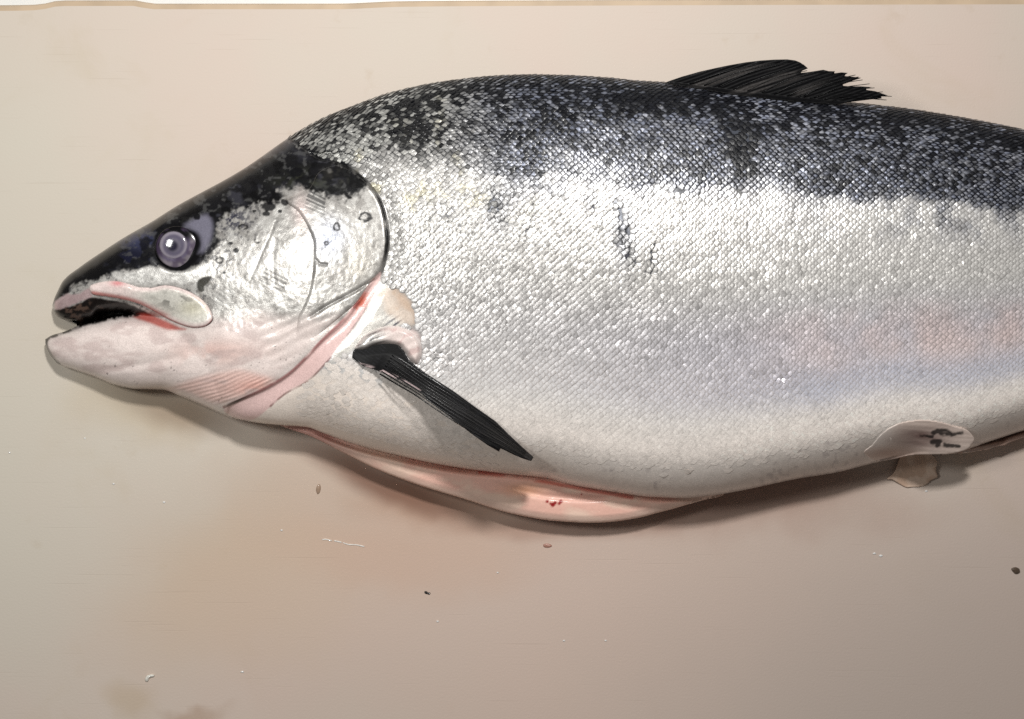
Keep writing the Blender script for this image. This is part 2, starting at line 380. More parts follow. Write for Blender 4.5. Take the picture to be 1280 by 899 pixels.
    lid = sm(33, 29, r + 5 * (nd - 0.5)) * np.clip(1.15 - ep, 0.15, 1)
    c = mixc(c, lin(6, 6, 10), lid); si = si * (1 - lid)
    # pigment spots (solid and ring shaped)
    for (x, y, a, b, solid) in SPOTS:
        k = (np.abs(u - x) < a * 3 + 4) & (np.abs(v - y) < b * 3 + 4)
        if not k.any(): continue
        rr = np.hypot((u[k] - x) / a, (v[k] - y) / b) + 0.55 * (fbm(u[k] * 0.3, v[k] * 0.3, 2, 81) - 0.5)
        m = sm(1.15, 0.8, rr) if solid else sm(1.3, 0.95, rr) * sm(0.35, 0.8, rr) * sm(0.3, 0.5, fbm(u[k] * 0.2 + x, v[k] * 0.2, 2, 82) + 0.1)
        cc = c[k]; c[k] = mixc(cc, lin(12, 12, 16), m * 0.95); si[k] = si[k] * (1 - m)
    bb = spline([(246, 357), (248, 350), (256, 346), (265, 345), (262, 352), (256, 358), (255, 364), (248, 364)])
    m = sm(-1.5, 1.5, sdf(u, v, bb, 8) + 3 * (nd - 0.5)); c = mixc(c, lin(58, 56, 50), m); si = si * (1 - m)
    for (p0, p1, w_, a_) in STROKES:
        m = sm(w_ + 0.9, w_ - 0.3, ldist(u, v, np.array([p0, p1]), 6)) * a_
        c = mixc(c, lin(34, 34, 38), m); si = si * (1 - m)
    # dark seams
    for L, w_, a_ in ((GILL_EDGE, 2.0, 1.0), (GROOVES[0][0], 0.4, 0.2), (GROOVES[2][0], 0.9, 0.45), (GROOVES[3][0], 0.8, 0.4)):
        m = sm(w_ + 1.0, w_ - 0.6, ldist(u, v, L, 8) + 2.2 * (nd - 0.5)) * a_ * (0.55 + 0.45 * sm(0.35, 0.55, fbm(u * 0.06, v * 0.06, 2, 88)))
        if L is GILL_EDGE: m = m * sm(345, 315, v)
        c = mixc(c, lin(8, 8, 10), m); si = si * (1 - m)
    # mouth: gums and cavity
    zc, hA, gA, hB, gB = fields(u, v)
    cv = (np.maximum(gA, gB) < 0.5) & (sdf(u, v, CAV, 12) > -2)
    mouth = spline([(66, 388), (80, 385), (100, 378), (114, 372), (135, 375), (160, 380), (190, 394), (215, 407), (200, 408), (170, 398), (130, 403), (100, 407), (80, 404), (68, 397)])
    mm = sm(-1.5, 1.5, sdf(u, v, mouth, 10) + 3 * (nd - 0.5)) * (gB < 1.5)
    mm = np.maximum(mm, cv * 1.0)
    mc = np.ones(u.shape + (3,)) * lin(16, 10, 9)
    mc = mixc(mc, lin(96, 76, 66), 0.7 * sm(0.54, 0.68, fbm(u * 0.14, v * 0.22, 3, 84)) * sm(150, 110, u))
    c = mixc(c, mc, mm); si = si * (1 - mm)
    redm = spline([(166, 396), (182, 392), (200, 398), (222, 408), (232, 412), (210, 412), (188, 404)])
    m = sm(-2.5, 2.5, sdf(u, v, redm, 10)); c = mixc(c, lin(172, 66, 54), m * 0.85)
    jl = spline([(58, 424), (64, 420), (82, 414), (103, 405.5), (127, 400), (145, 396), (172, 393.5)], False)
    m = sm(4.5, 0.8, ldist(u, v, jl, 8) + 4 * (nd - 0.5)); c = mixc(c, lin(14, 12, 12), m * (0.45 + 0.6 * sm(0.45, 0.55, fbm(u * 0.2, v * 0.2, 2, 86))))
    jl2 = spline([(58, 424), (57, 431), (60, 440), (66, 449), (73, 456)], False)
    m = sm(4.0, 1.2, ldist(u, v, jl2, 8)); c = mixc(c, lin(28, 24, 24), m * 0.95)
    return np.clip(c, 0, 1), np.clip(si, 0, 1), np.clip(ro, 0.05, 1)

# ------------------------------------------------------------------ mesh building
def link_mesh(name, verts, faces, mat, parent=None, col=None, si=None, ro=None, smooth=True):
    """faces: (n,4) or (n,3) int array, or list of such arrays"""
    if not isinstance(faces, list): faces = [faces]
    me = bpy.data.meshes.new(name)
    verts = np.ascontiguousarray(verts, dtype=np.float32)
    me.vertices.add(len(verts)); me.vertices.foreach_set('co', verts.ravel())
    li = np.concatenate([f.ravel() for f in faces]).astype(np.int32)
    sizes = np.concatenate([np.full(len(f), f.shape[1]) for f in faces])
    starts = np.concatenate([[0], np.cumsum(sizes)[:-1]]).astype(np.int32)
    me.loops.add(len(li)); me.loops.foreach_set('vertex_index', li)
    me.polygons.add(len(sizes)); me.polygons.foreach_set('loop_start', starts)
    if smooth: me.polygons.foreach_set('use_smooth', np.ones(len(sizes), bool))
    me.update(calc_edges=True)
    if col is not None:
        a = me.color_attributes.new('Col', 'FLOAT_COLOR', 'POINT')
        rgba = np.ones((len(verts), 4), np.float32); rgba[:, :3] = col
        a.data.foreach_set('color', rgba.ravel())
        for nm, arr in (('silver', si), ('rough', ro)):
            if arr is not None:
                b = me.attributes.new(nm, 'FLOAT', 'POINT'); b.data.foreach_set('value', np.asarray(arr, np.float32))
    me.materials.append(mat)
    me.validate()
    o = bpy.data.objects.new(name, me); SC.collection.objects.link(o)
    if parent is not None: o.parent = parent
    return o

def shell(name, us, vs, g, ztop, zbot, pf, mat, parent, org=True, rel=None, edge_z=None):
    """closed solid over the region g(u,v) > 0 of a grid, its rim snapped onto the outline g = 0"""
    U, V = np.meshgrid(us, vs, indexing='ij')
    G = g(U, V); ins = G > 0
    nb = np.zeros_like(ins)
    P_ = np.pad(ins, 1)
    for a in (0, 1, 2):
        for b in (0, 1, 2): nb |= P_[a:a + ins.shape[0], b:b + ins.shape[1]]
    rim = nb & ~ins
    ur, vr = U[rim].copy(), V[rim].copy()
    for _ in range(5):
        e = 0.25
        g0 = g(ur, vr); gx = (g(ur + e, vr) - g(ur - e, vr)) / (2 * e); gy = (g(ur, vr + e) - g(ur, vr - e)) / (2 * e)
        L = gx * gx + gy * gy + 1e-6
        sx = np.clip(-g0 * gx / L, -1.2, 1.2); sy = np.clip(-g0 * gy / L, -1.2, 1.2)
        ur += sx; vr += sy
    U = U.copy(); V = V.copy(); U[rim] = ur; V[rim] = vr
    ui, vi = U[ins], V[ins]
    nt = len(ui); nr = len(ur)
    zT = ztop(ui, vi); zB = np.minimum(zbot(ui, vi), zT - 0.6)
    if edge_z is not None: zR = edge_z(ur, vr)
    else: zR = 0.5 * (ztop(ur, vr) + zbot(ur, vr))
    idT = np.full(ins.shape, -1); idB = np.full(ins.shape, -1)
    idT[ins] = np.arange(nt); idB[ins] = nt + np.arange(nt)
    idT[rim] = 2 * nt + np.arange(nr); idB[rim] = idT[rim]
    co = np.concatenate([W(ui, vi, zT, org), W(ui, vi, zB, org), W(ur, vr, zR, org)])
    def quads(I, flip):
        q = np.stack([I[:-1, :-1], I[1:, :-1], I[1:, 1:], I[:-1, 1:]], -1).reshape(-1, 4)
        inn = np.stack([ins[:-1, :-1], ins[1:, :-1], ins[1:, 1:], ins[:-1, 1:]], -1).reshape(-1, 4)
        k = (q >= 0).all(1) & inn.any(1); q = q[k]
        return q if flip else q[:, ::-1]
    f = np.concatenate([quads(idT, False), quads(idB, True)])
    c, s, r = pf(np.concatenate([ui, ur]), np.concatenate([vi, vr]))
    cc = np.concatenate([c[:nt], c[:nt], c[nt:]]); ss = np.concatenate([s[:nt], s[:nt], s[nt:]]); rr = np.concatenate([r[:nt], r[:nt], r[nt:]])
    if rel is not None: co = co - np.asarray(rel)
    return link_mesh(name, co, f, mat, parent, cc, ss, rr)

def tube(path, rad, n=6):
    """tapered tube along path (k,3) in metres -> verts, faces"""
    p = np.asarray(path, float); rad = np.broadcast_to(rad, (len(p),))
    t = np.gradient(p, axis=0); t /= np.linalg.norm(t, axis=1)[:, None] + 1e-12
    up = np.array([0, 0, 1.0]); a = np.cross(t, up); a /= np.linalg.norm(a, axis=1)[:, None] + 1e-9
    b = np.cross(a, t); th = np.linspace(0, 2 * np.pi, n, endpoint=False)
    vs = p[:, None] + rad[:, None, None] * (np.cos(th)[None, :, None] * a[:, None] + np.sin(th)[None, :, None] * b[:, None])
    k = len(p); idx = np.arange(k * n).reshape(k, n)
    q = np.stack([idx[:-1], np.roll(idx[:-1], -1, 1), np.roll(idx[1:], -1, 1), idx[1:]], -1).reshape(-1, 4)
    vv = np.concatenate([vs.reshape(-1, 3), p[:1], p[-1:]])
    c0 = np.stack([np.full(n, k * n), np.roll(idx[0], -1), idx[0]], -1); c1 = np.stack([np.full(n, k * n + 1), idx[-1], np.roll(idx[-1], -1)], -1)
    return vv, [q, np.concatenate([c0, c1])]

# ------------------------------------------------------------------ materials
def new_mat(name):
    m = bpy.data.materials.new(name); m.use_nodes = True
    nt = m.node_tree; return m, nt, nt.nodes['Principled BSDF'], nt.nodes, nt.links

def attr(N, name):
    a = N.new('ShaderNodeAttribute'); a.attribute_name = name; return a

def skin_material(name, coat=0.35, bump=0.25, bscale=2600, sss=0.0, metal=1.0, var=0.18, spec=0.35):
    m, nt, b, N, L = new_mat(name)
    c = attr(N, 'Col'); s = attr(N, 'silver'); r = attr(N, 'rough')
    tc = N.new('ShaderNodeTexCoord')
    nz = N.new('ShaderNodeTexNoise'); nz.inputs['Scale'].default_value = bscale; nz.inputs['Detail'].default_value = 3
    L.new(tc.outputs['Object'], nz.inputs['Vector'])
    mr = N.new('ShaderNodeMapRange'); mr.inputs['From Min'].default_value = 0.25; mr.inputs['From Max'].default_value = 0.75
    mr.inputs['To Min'].default_value = 1 - var; mr.inputs['To Max'].default_value = 1 + var
    L.new(nz.outputs['Fac'], mr.inputs['Value'])
    mx = N.new('ShaderNodeVectorMath'); mx.operation = 'SCALE'
    L.new(c.outputs['Color'], mx.inputs[0]); L.new(mr.outputs['Result'], mx.inputs['Scale'])
    L.new(mx.outputs['Vector'], b.inputs['Base Color'])
    mm = N.new('ShaderNodeMath'); mm.operation = 'MULTIPLY'; mm.inputs[1].default_value = metal
    L.new(s.outputs['Fac'], mm.inputs[0]); L.new(mm.outputs[0], b.inputs['Metallic'])
    L.new(r.outputs['Fac'], b.inputs['Roughness'])
    bp = N.new('ShaderNodeBump'); bp.inputs['Strength'].default_value = bump; bp.inputs['Distance'].default_value = 0.0004
    L.new(nz.outputs['Fac'], bp.inputs['Height']); L.new(bp.outputs['Normal'], b.inputs['Normal'])
    b.inputs['Specular IOR Level'].default_value = spec; b.inputs['Coat Weight'].default_value = coat; b.inputs['Coat Roughness'].default_value = 0.12
    if sss:
        b.inputs['Subsurface Weight'].default_value = sss; b.inputs['Subsurface Radius'].default_value = (0.004, 0.0016, 0.001)
        b.inputs['Subsurface Scale'].default_value = 1.0
    return m

M_SKIN = skin_material('wet_fish_skin', coat=0.3, bump=0.13, bscale=1700)
M_SCALE = skin_material('silver_scale', coat=0.12, bump=0.25, bscale=1800, var=0.2)
M_FLESH = skin_material('wet_flesh', coat=0.12, bump=0.2, bscale=900, var=0.05)
M_FIN = skin_material('black_fin', coat=0.10, bump=0.15, bscale=1200, var=0.5, spec=0.22)
M_DORSAL = skin_material('dorsal_fin_membrane', coat=0.02, bump=0.15, bscale=1200, var=0.5, spec=0.15)
M_EYE = skin_material('eye', coat=0.45, bump=0.0, var=0.06, bscale=1200)

# ------------------------------------------------------------------ the setting: board and the table under it
def board_material():
    m, nt, b, N, L = new_mat('cutting_board_plastic')
    tc = N.new('ShaderNodeTexCoord')
    def noise(scale, detail=4, rough=0.55, vec=None, dist=0.0):
        n = N.new('ShaderNodeTexNoise'); n.inputs['Scale'].default_value = scale; n.inputs['Detail'].default_value = detail
        n.inputs['Roughness'].default_value = rough; n.inputs['Distortion'].default_value = dist
        L.new(vec or tc.outputs['Object'], n.inputs['Vector']); return n
    def ramp(src, a, b_):
        r = N.new('ShaderNodeMapRange'); r.interpolation_type = 'SMOOTHSTEP'; r.inputs['From Min'].default_value = a; r.inputs['From Max'].default_value = b_
        L.new(src, r.inputs['Value']); return r.outputs['Result']
    def mix(fac, a, b_, mul=1.0):
        x = N.new('ShaderNodeMix'); x.data_type = 'RGBA'
        if mul != 1.0:
            k = N.new('ShaderNodeMath'); k.operation = 'MULTIPLY'; k.inputs[1].default_value = mul; L.new(fac, k.inputs[0]); fac = k.outputs[0]
        L.new(fac, x.inputs[0])
        for s, i in ((a, 6), (b_, 7)):
            if hasattr(s, 'is_output'): L.new(s, x.inputs[i])
            else: x.inputs[i].default_value = (*s, 1)
        return x.outputs[2]
    n1 = noise(5.0, 4); n2 = noise(11.0, 5, 0.6, dist=0.6); n3 = noise(60, 4)
    base = mix(ramp(n1.outputs['Fac'], 0.35, 0.7), tuple(lin(209, 199, 187)), tuple(lin(213, 195, 184)))
    base = mix(ramp(n2.outputs['Fac'], 0.55, 0.75), base, tuple(lin(194, 174, 146)), 0.35)
    base = mix(ramp(n3.outputs['Fac'], 0.62, 0.8), base, tuple(lin(186, 164, 138)), 0.25)
    # brownish fish juice and stains; some blobs also paint shade below the fish
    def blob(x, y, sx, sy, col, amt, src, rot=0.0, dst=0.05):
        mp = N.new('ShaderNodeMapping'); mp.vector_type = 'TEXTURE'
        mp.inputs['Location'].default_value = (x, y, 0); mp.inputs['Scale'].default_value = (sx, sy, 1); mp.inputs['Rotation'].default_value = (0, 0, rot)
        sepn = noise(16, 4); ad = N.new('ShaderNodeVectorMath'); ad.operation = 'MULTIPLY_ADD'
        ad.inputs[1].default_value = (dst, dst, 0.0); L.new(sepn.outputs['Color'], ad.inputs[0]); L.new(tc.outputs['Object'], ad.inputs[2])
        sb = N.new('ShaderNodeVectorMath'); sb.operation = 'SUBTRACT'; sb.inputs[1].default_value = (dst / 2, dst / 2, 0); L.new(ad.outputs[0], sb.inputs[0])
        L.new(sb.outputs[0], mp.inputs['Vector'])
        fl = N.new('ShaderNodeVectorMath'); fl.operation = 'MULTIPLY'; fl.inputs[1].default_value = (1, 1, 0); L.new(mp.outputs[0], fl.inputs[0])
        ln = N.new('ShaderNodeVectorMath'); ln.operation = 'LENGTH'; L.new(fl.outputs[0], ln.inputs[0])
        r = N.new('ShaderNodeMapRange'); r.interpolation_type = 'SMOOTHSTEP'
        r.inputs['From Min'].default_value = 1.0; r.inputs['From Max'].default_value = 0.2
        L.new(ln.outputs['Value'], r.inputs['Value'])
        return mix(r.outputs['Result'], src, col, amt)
    def at(u, v): return ((u - 640) * PX, (449.5 - v) * PX)
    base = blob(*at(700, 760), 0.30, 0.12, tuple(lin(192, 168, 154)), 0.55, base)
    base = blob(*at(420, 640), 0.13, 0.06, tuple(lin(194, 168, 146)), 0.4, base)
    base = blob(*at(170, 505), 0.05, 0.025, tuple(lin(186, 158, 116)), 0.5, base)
    base = blob(*at(205, 503), 0.052, 0.016, tuple(lin(122, 84, 52)), 0.7, base, -0.30, 0.012)  # brown stain that paints the soft shadow under the chin
    base = blob(*at(860, 625), 0.15, 0.026, tuple(lin(160, 116, 96)), 0.6, base)  # juice tint, also colouring the belly's contact shadow brown
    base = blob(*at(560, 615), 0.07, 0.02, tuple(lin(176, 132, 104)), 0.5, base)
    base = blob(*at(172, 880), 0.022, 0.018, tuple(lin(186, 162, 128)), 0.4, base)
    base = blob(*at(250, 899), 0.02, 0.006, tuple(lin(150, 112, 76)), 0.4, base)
    base = blob(*at(490, 606), 0.075, 0.013, tuple(lin(112, 68, 48)), 0.75, base, -0.40, 0.012)  # dark juice along the flap edge, also painting its shadow deeper
    base = blob(*at(700, 662), 0.075, 0.008, tuple(lin(140, 92, 70)), 0.6, base, 0.0, 0.008)  # narrow strip below the flap, juice and painted shade in one colour
    base = blob(*at(960, 618), 0.10, 0.014, tuple(lin(116, 72, 54)), 0.7, base, 0.20, 0.012)  # juice along the belly edge, with its brown shadow painted in
    base = blob(*at(-60, 330), 0.20, 0.26, tuple(lin(206, 202, 188)), 0.6, base)
    base = blob(*at(310, 745), 0.10, 0.06, tuple(lin(206, 180, 150)), 0.45, base)
    base = blob(*at(800, 800), 0.34, 0.10, tuple(lin(214, 194, 182)), 0.6, base)
    base = blob(*at(520, 690), 0.09, 0.03, tuple(lin(208, 176, 156)), 0.4, base)
    base = blob(*at(1260, 900), 0.26, 0.20, tuple(lin(182, 170, 162)), 0.6, base)  # discoloured corner, its darker tone also painting the light's falloff
    # fine knife scratches
    def scratches(rot, sc):
        mp = N.new('ShaderNodeMapping'); mp.inputs['Rotation'].default_value = (0, 0, rot); mp.inputs['Scale'].default_value = sc
        L.new(tc.outputs['Object'], mp.inputs['Vector']); return noise(1.0, 2, 0.5, mp.outputs[0])
    s1 = scratches(0.35, (16, 900, 1)); s2 = scratches(1.25, (14, 700, 1))
    sa = ramp(s1.outputs['Fac'], 0.68, 0.76); sb_ = ramp(s2.outputs['Fac'], 0.68, 0.76)
    sc = N.new('ShaderNodeMath'); sc.operation = 'MAXIMUM'; L.new(sa, sc.inputs[0]); L.new(sb_, sc.inputs[1])
    base = mix(sc.outputs[0], base, tuple(lin(170, 150, 130)), 0.09)
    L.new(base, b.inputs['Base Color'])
    rr = N.new('ShaderNodeMapRange'); rr.inputs['To Min'].default_value = 0.55; rr.inputs['To Max'].default_value = 0.75
    L.new(n2.outputs['Fac'], rr.inputs['Value']); L.new(rr.outputs['Result'], b.inputs['Roughness'])
    h = N.new('ShaderNodeMath'); h.operation = 'MULTIPLY_ADD'; h.inputs[1].default_value = -0.6; L.new(sc.outputs[0], h.inputs[0])
    n5 = noise(900, 2); L.new(n5.outputs['Fac'], h.inputs[2])
    bp = N.new('ShaderNodeBump'); bp.inputs['Strength'].default_value = 0.25; bp.inputs['Distance'].default_value = 0.0003
    L.new(h.outputs[0], bp.inputs['Height']); L.new(bp.outputs['Normal'], b.inputs['Normal'])
    b.inputs['Specular IOR Level'].default_value = 0.18
    return m

def plain_mat(name, col, rough=0.5, coat=0.0, trans=0.0, nscale=300, var=0.1):
    m, nt, b, N, L = new_mat(name)
    tc = N.new('ShaderNodeTexCoord'); nz = N.new('ShaderNodeTexNoise'); nz.inputs['Scale'].default_value = nscale
    L.new(tc.outputs['Object'], nz.inputs['Vector'])
    mx = N.new('ShaderNodeMix'); mx.data_type = 'RGBA'; L.new(nz.outputs['Fac'], mx.inputs[0])
    mx.inputs[6].default_value = (*(np.asarray(col) * (1 - var)), 1); mx.inputs[7].default_value = (*np.minimum(np.asarray(col) * (1 + var), 1), 1)
    L.new(mx.outputs[2], b.inputs['Base Color'])
    b.inputs['Roughness'].default_value = rough; b.inputs['Coat Weight'].default_value = coat
    b.inputs['Transmission Weight'].default_value = trans
    return m

FAR = prof([(-500, 6), (0, 5.2), (45, 4.4), (75, -0.8), (168, -1), (190, 3.2), (420, 3.2), (500, 0.2), (700, -1.2), (1280, -3), (2300, -4)])
def board_outline():
    # the far edge runs just inside the top of the photograph, not quite straight
    x0, x1, y0 = -0.42, 0.62, -0.34
    pts = []
    for x in np.linspace(x0 + 0.02, x1 - 0.02, 200):
        u = x / PX + 640
        v = float(FAR(u))
        pts.append((x, (449.5 - v) * PX))
    yt = pts[-1][1]
    for k in range(1, 8): a = math.pi / 2 * (1 - k / 8); pts.append((x1 - 0.02 + 0.02 * math.cos(a), yt - 0.02 + 0.02 * math.sin(a)))
    for (cx, cy, a0) in ((x1 - 0.02, y0 + 0.02, 0), (x0 + 0.02, y0 + 0.02, -math.pi / 2)):
        for k in range(0, 9): a = a0 - math.pi / 2 * k / 8; pts.append((cx + 0.02 * math.cos(a), cy + 0.02 * math.sin(a)))
    yt = pts[0][1]
    for k in range(0, 8): a = math.pi - math.pi / 2 * k / 8; pts.append((x0 + 0.02 + 0.02 * math.cos(a), yt - 0.02 + 0.02 * math.sin(a)))
    return np.array(pts)[::-1]

def build_board():
    o = board_outline(); n = len(o)
    nr = np.roll(o, -1, 0) - np.roll(o, 1, 0); nr = np.stack([nr[:, 1], -nr[:, 0]], -1); nr /= np.linalg.norm(nr, axis=1)[:, None]
    rings = []
    for off, z in ((-0.0034, 0.0), (-0.0010, -0.0005), (0.0, -0.0020), (0.0, -0.0184), (-0.0016, -0.02)):
        rings.append(np.column_stack([o + nr * off, np.full(n, z)]))
    v = np.concatenate(rings); f = []
    for k in range(len(rings) - 1):
        a = np.arange(n) + k * n; b = a + n
        f.append(np.stack([a, b, np.roll(b, -1), np.roll(a, -1)], -1))
    me = bpy.data.meshes.new('cutting_board')
    faces = [tuple(q) for ff in f for q in ff] + [tuple(range(n)), tuple(range(len(v) - 1, len(v) - n - 1, -1))]
    me.from_pydata([tuple(p) for p in v], [], faces)
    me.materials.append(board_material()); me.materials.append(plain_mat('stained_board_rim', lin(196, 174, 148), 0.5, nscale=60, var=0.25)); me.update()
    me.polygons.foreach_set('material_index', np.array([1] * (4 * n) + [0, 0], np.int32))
    ob = bpy.data.objects.new('cutting_board', me); SC.collection.objects.link(ob)
    import bmesh
    bm = bmesh.new(); bm.from_mesh(me); bmesh.ops.recalc_face_normals(bm, faces=bm.faces); bm.to_mesh(me); bm.free()
    ob['label'] = 'cream plastic cutting board with brown stains and painted shade under the salmon'; ob['category'] = 'cutting board'
    return ob
build_board()
s = 3.0
tb = link_mesh('table', np.array([(-s, -s, -0.0205), (s, -s, -0.0205), (s, s, -0.0205), (-s, s, -0.0205)]), np.array([[0, 1, 2, 3]]),
               plain_mat('white_table', (0.82, 0.82, 0.80), 0.4, nscale=20, var=0.03), smooth=False)
tb['kind'] = 'structure'

# ------------------------------------------------------------------ the salmon
fish = bpy.data.objects.new('salmon', None); SC.collection.objects.link(fish)
fish.location = ORG; fish.empty_display_size = 0.05
fish['label'] = 'large gutted silver salmon with black back lying on its side, belly slit open'
fish['category'] = 'fish'

us = np.concatenate([np.arange(54, 530, 1.15), np.arange(530, 1300, 2.2), np.arange(1300, 1796, 5.0)])
vs = np.arange(88, 632, 1.25)
body = shell('body', us, vs, gmain, lambda u, v: zt(u, v),
             lambda u, v: np.maximum(2 * ZE(u, v) - zt(u, v, False), 0.6), paint, M_SKIN, fish, edge_z=ZE)

# ---- scales: one small curved shell each, rows round the body, all joined (too small to pick apart)
def build_scales():
    rows = 146; pitch = 8.0
    ph = np.linspace(-0.475 * np.pi, 0.487 * np.pi, 1500)       # arc angle; even arc length at a reference column
    a, b = 262.0, 116.0
    arc = np.concatenate([[0], np.cumsum(np.hypot(a * np.diff(np.sin(ph)), b * np.diff(np.cos(ph))))])
    phr = np.interp(np.linspace(0, arc[-1], rows), arc, ph)
    cu, cp = [], []
    for i, p in enumerate(phr):
        x = np.arange(362 + (i % 2) * pitch / 2, 1772, pitch)
        cu.append(x); cp.append(np.full(len(x), p))
    u = np.concatenate(cu); p = np.concatenate(cp)
    wob = 0.02 + 0.5 * sm(720, 460, u) * sm(0.5, 0.1, p)
    u = u + RNG.normal(0, 0.75, len(u)) * (0.6 + wob); p = p + RNG.normal(0, 0.0028, len(p)) * (0.6 + wob)
    u = u + 9 * wob * (fbm(u * 0.03, p * 8, 3, 92) - 0.5); p = p + 0.035 * wob * (fbm(u * 0.035, p * 8, 3, 93) - 0.5)
    def pos(u, p):
        vt, vb = VT(u), VB(u)
        # the sheared lattice that scale rows make: rows lean tailwards going down
        return (vt + vb) / 2 + (vb - vt) / 2 * np.sin(p)
    v = pos(u, p)
    k = (sdf(u, v, HEADP, 30) < -3.5) & ~((u < 372) & (v > 200))
    k &= sdf(u, v, MEMB, 10) < -4
    k &= (sdf(u, v, BEIGE, 10) < -1) & (sdf(u, v, PINKFOLD, 10) < -1) & (sdf(u, v, SILVSTRIP, 10) < 0)
    k &= ~((v > VB(u) - 5 - 8 * sm(760, 640, u) * sm(600, 560, u)))
    tau = flankvar(u, v)
    # sparse on the breast and low belly, missing where the skin is worn
    keep = 1 - 0.3 * worn(u, v) - sm(0.90, 0.95, tau) * sm(520, 640, u)
    br = sm(0, 26, v - (440 + 0.42 * (u - 440))) * sm(640, 520, u)
    patch = sm(0.45, 0.6, fbm(u * 0.03, v * 0.03, 3, 91))
    keep = keep * (1 - br * (0.5 - 0.5 * patch))
    pel = np.exp(-((u - 1140) / 60) ** 2 - ((v - 548) / 26) ** 2)
    keep = keep * (1 - pel)
    k &= RNG.random(len(u)) < keep
    u, v, p, tau, br = u[k], v[k], p[k], tau[k], br[k]
    n = len(u)
    # local frames
    e = 1.5
    q0 = W(u, v, zt(u, v)); qx = W(u + e, pos(u + e, p), zt(u + e, pos(u + e, p)))
    dp = 0.006
    v2 = pos(u, p + dp); qy = W(u, v2, zt(u, v2))
    e1 = qx - q0; e1 /= np.linalg.norm(e1, axis=1)[:, None]
    e2 = qy - q0; ly = np.linalg.norm(e2, axis=1) / dp; e2 = e2 - (e2 * e1).sum(1)[:, None] * e1; e2 /= np.linalg.norm(e2, axis=1)[:, None]
    nn = np.cross(e2, e1); nn /= np.linalg.norm(nn, axis=1)[:, None]
    nn *= np.sign(nn[:, 2])[:, None]
    rowh = np.gradient(phr).mean() * ly / PX                      # row spacing in px here
    Lx = pitch * 0.92 * (1 + RNG.normal(0, 0.10, n)); bl = sm(0.76, 0.88, tau); Lx = Lx * (1 + 0.12 * bl); Wd = np.clip(rowh * (0.98 + 0.22 * bl) * (1 + RNG.normal(0, 0.08, n)), 1.6, 6.0)
    # template: 5 stations front to rear, 5 across
    ta = np.array([-0.62, -0.2, 0.2, 0.5, 0.68]); tw = np.array([0.62, 0.98, 1.0, 0.72, 0.30])
    tb_ = np.array([-1, -0.55, 0, 0.55, 1.0])
    A = np.repeat(ta, 5); B = (tw[:, None] * tb_[None]).ravel(); BN = np.tile(tb_, 5); AI = np.repeat(np.arange(5), 5)
    A = A - 0.10 * np.abs(BN) ** 2 * (AI > 2)
    crown = 0.30 * (1 - BN ** 2) - 0.10
    lift = np.array([-1.0, 0.0, 0.55, 0.85, 0.75])[AI]
    gl = 0
    for (x, y, a, b) in ((960, 480, 70, 34), (1030, 500, 30, 30), (850, 597, 60, 12), (410, 497, 46, 20), (540, 452, 40, 26)):
        gl = np.maximum(gl, np.exp(-((u - x) / a) ** 2 - ((v - y) / b) ** 2))
    gl = 1.0 * gl * sm(0.3, 0.55, fbm(u * 0.04, v * 0.05, 3, 97))
    tk = (1 + 1.6 * gl) * (0.55 + 0.4 * sm(760, 500, u)) * (1 - 0.5 * sm(0.55, 0.75, tau) * (1 - gl))
    tiltx = RNG.normal(0, 0.07, n) * tk; tilty = RNG.normal(0, 0.09, n) * tk
    rag = sm(0.10, 0.25, tau) * sm(0.75, 0.45, tau)
    h = crown[None] * (0.75 + 0.2 * RNG.random(n))[:, None] + lift[None] * (0.8 + 0.35 * RNG.random(n))[:, None]
    h = h + tiltx[:, None] * (A[None] * Lx[:, None]) + tilty[:, None] * B[None] * Wd[:, None]
    flat = ((1 - (0.80 - 0.6 * gl) * sm(0.72, 0.88, tau)) * (1 - (0.85 - 0.6 * gl) * br))[:, None]
    h = h * flat * 0.8
    ca = A[None] * Lx[:, None]; cb = B[None] * Wd[:, None]
    co = q0[:, None] + PX * (ca[..., None] * e1[:, None] + cb[..., None] * e2[:, None] + (h + 0.35 - 0.25 * sm(0.66, 0.8, tau)[:, None])[..., None] * nn[:, None])
    # colour: silver middle, pigmented rim
    bd = backdark(u, v)
    tint = flank_tint(u, v)
    tint = mixc(tint, lin(238, 228, 220), 0.9 * br)
    tint = tint * (np.clip(0.92 + 0.08 * sm(0.72, 0.9, tau) + 0.20 * sm(800, 1100, u) - 0.05 * sm(0.5, 0.36, tau) * (1 - bd) + RNG.normal(0, 0.07, n) * (1 - 0.75 * sm(0.68, 0.82, tau)), 0.4, 1.1) * np.where(RNG.random(n) < 0.05 * sm(0.8, 0.7, tau), 0.8, 1.0))[:, None]
    tint = mixc(tint, lin(158, 170, 204), np.clip(bd * 1.0, 0, 0.75) * sm(520, 680, u) * (0.55 + 0.45 * RNG.random(n)))
    tint = mixc(tint, lin(228, 228, 222), 0.7 * sm(0.5, 0.9, bd) * sm(640, 480, u))
    blot = 0
    for (x, y, a, b, w) in ((520, 160, 34, 26, .35), (924, 172, 20, 20, .8), (930, 200, 14, 22, .5), (830, 128, 70, 16, .45), (690, 140, 30, 18, .3), (1150, 145, 70, 12, .3), (1240, 175, 60, 20, .15), (700, 180, 30, 8, .3)):
        blot = blot + w * np.exp(-((u - x) / a) ** 2 - ((v - y) / b) ** 2)
    rank = 0.72 * RNG.random(n) + 0.28 * sm(0.28, 0.72, fbm(u * 0.06, v * 0.06, 3, 95))
    front = sm(660, 460, u)
    prob = bd * (0.40 + 0.24 * sm(0.12, 0.02, tau) + 0.04 * sm(1000, 1280, u) + 0.05 * front) + blot
    dark_all = np.clip((prob - rank) / 0.45 + 0.5, 0, 1) * sm(0.03, 0.15, bd)
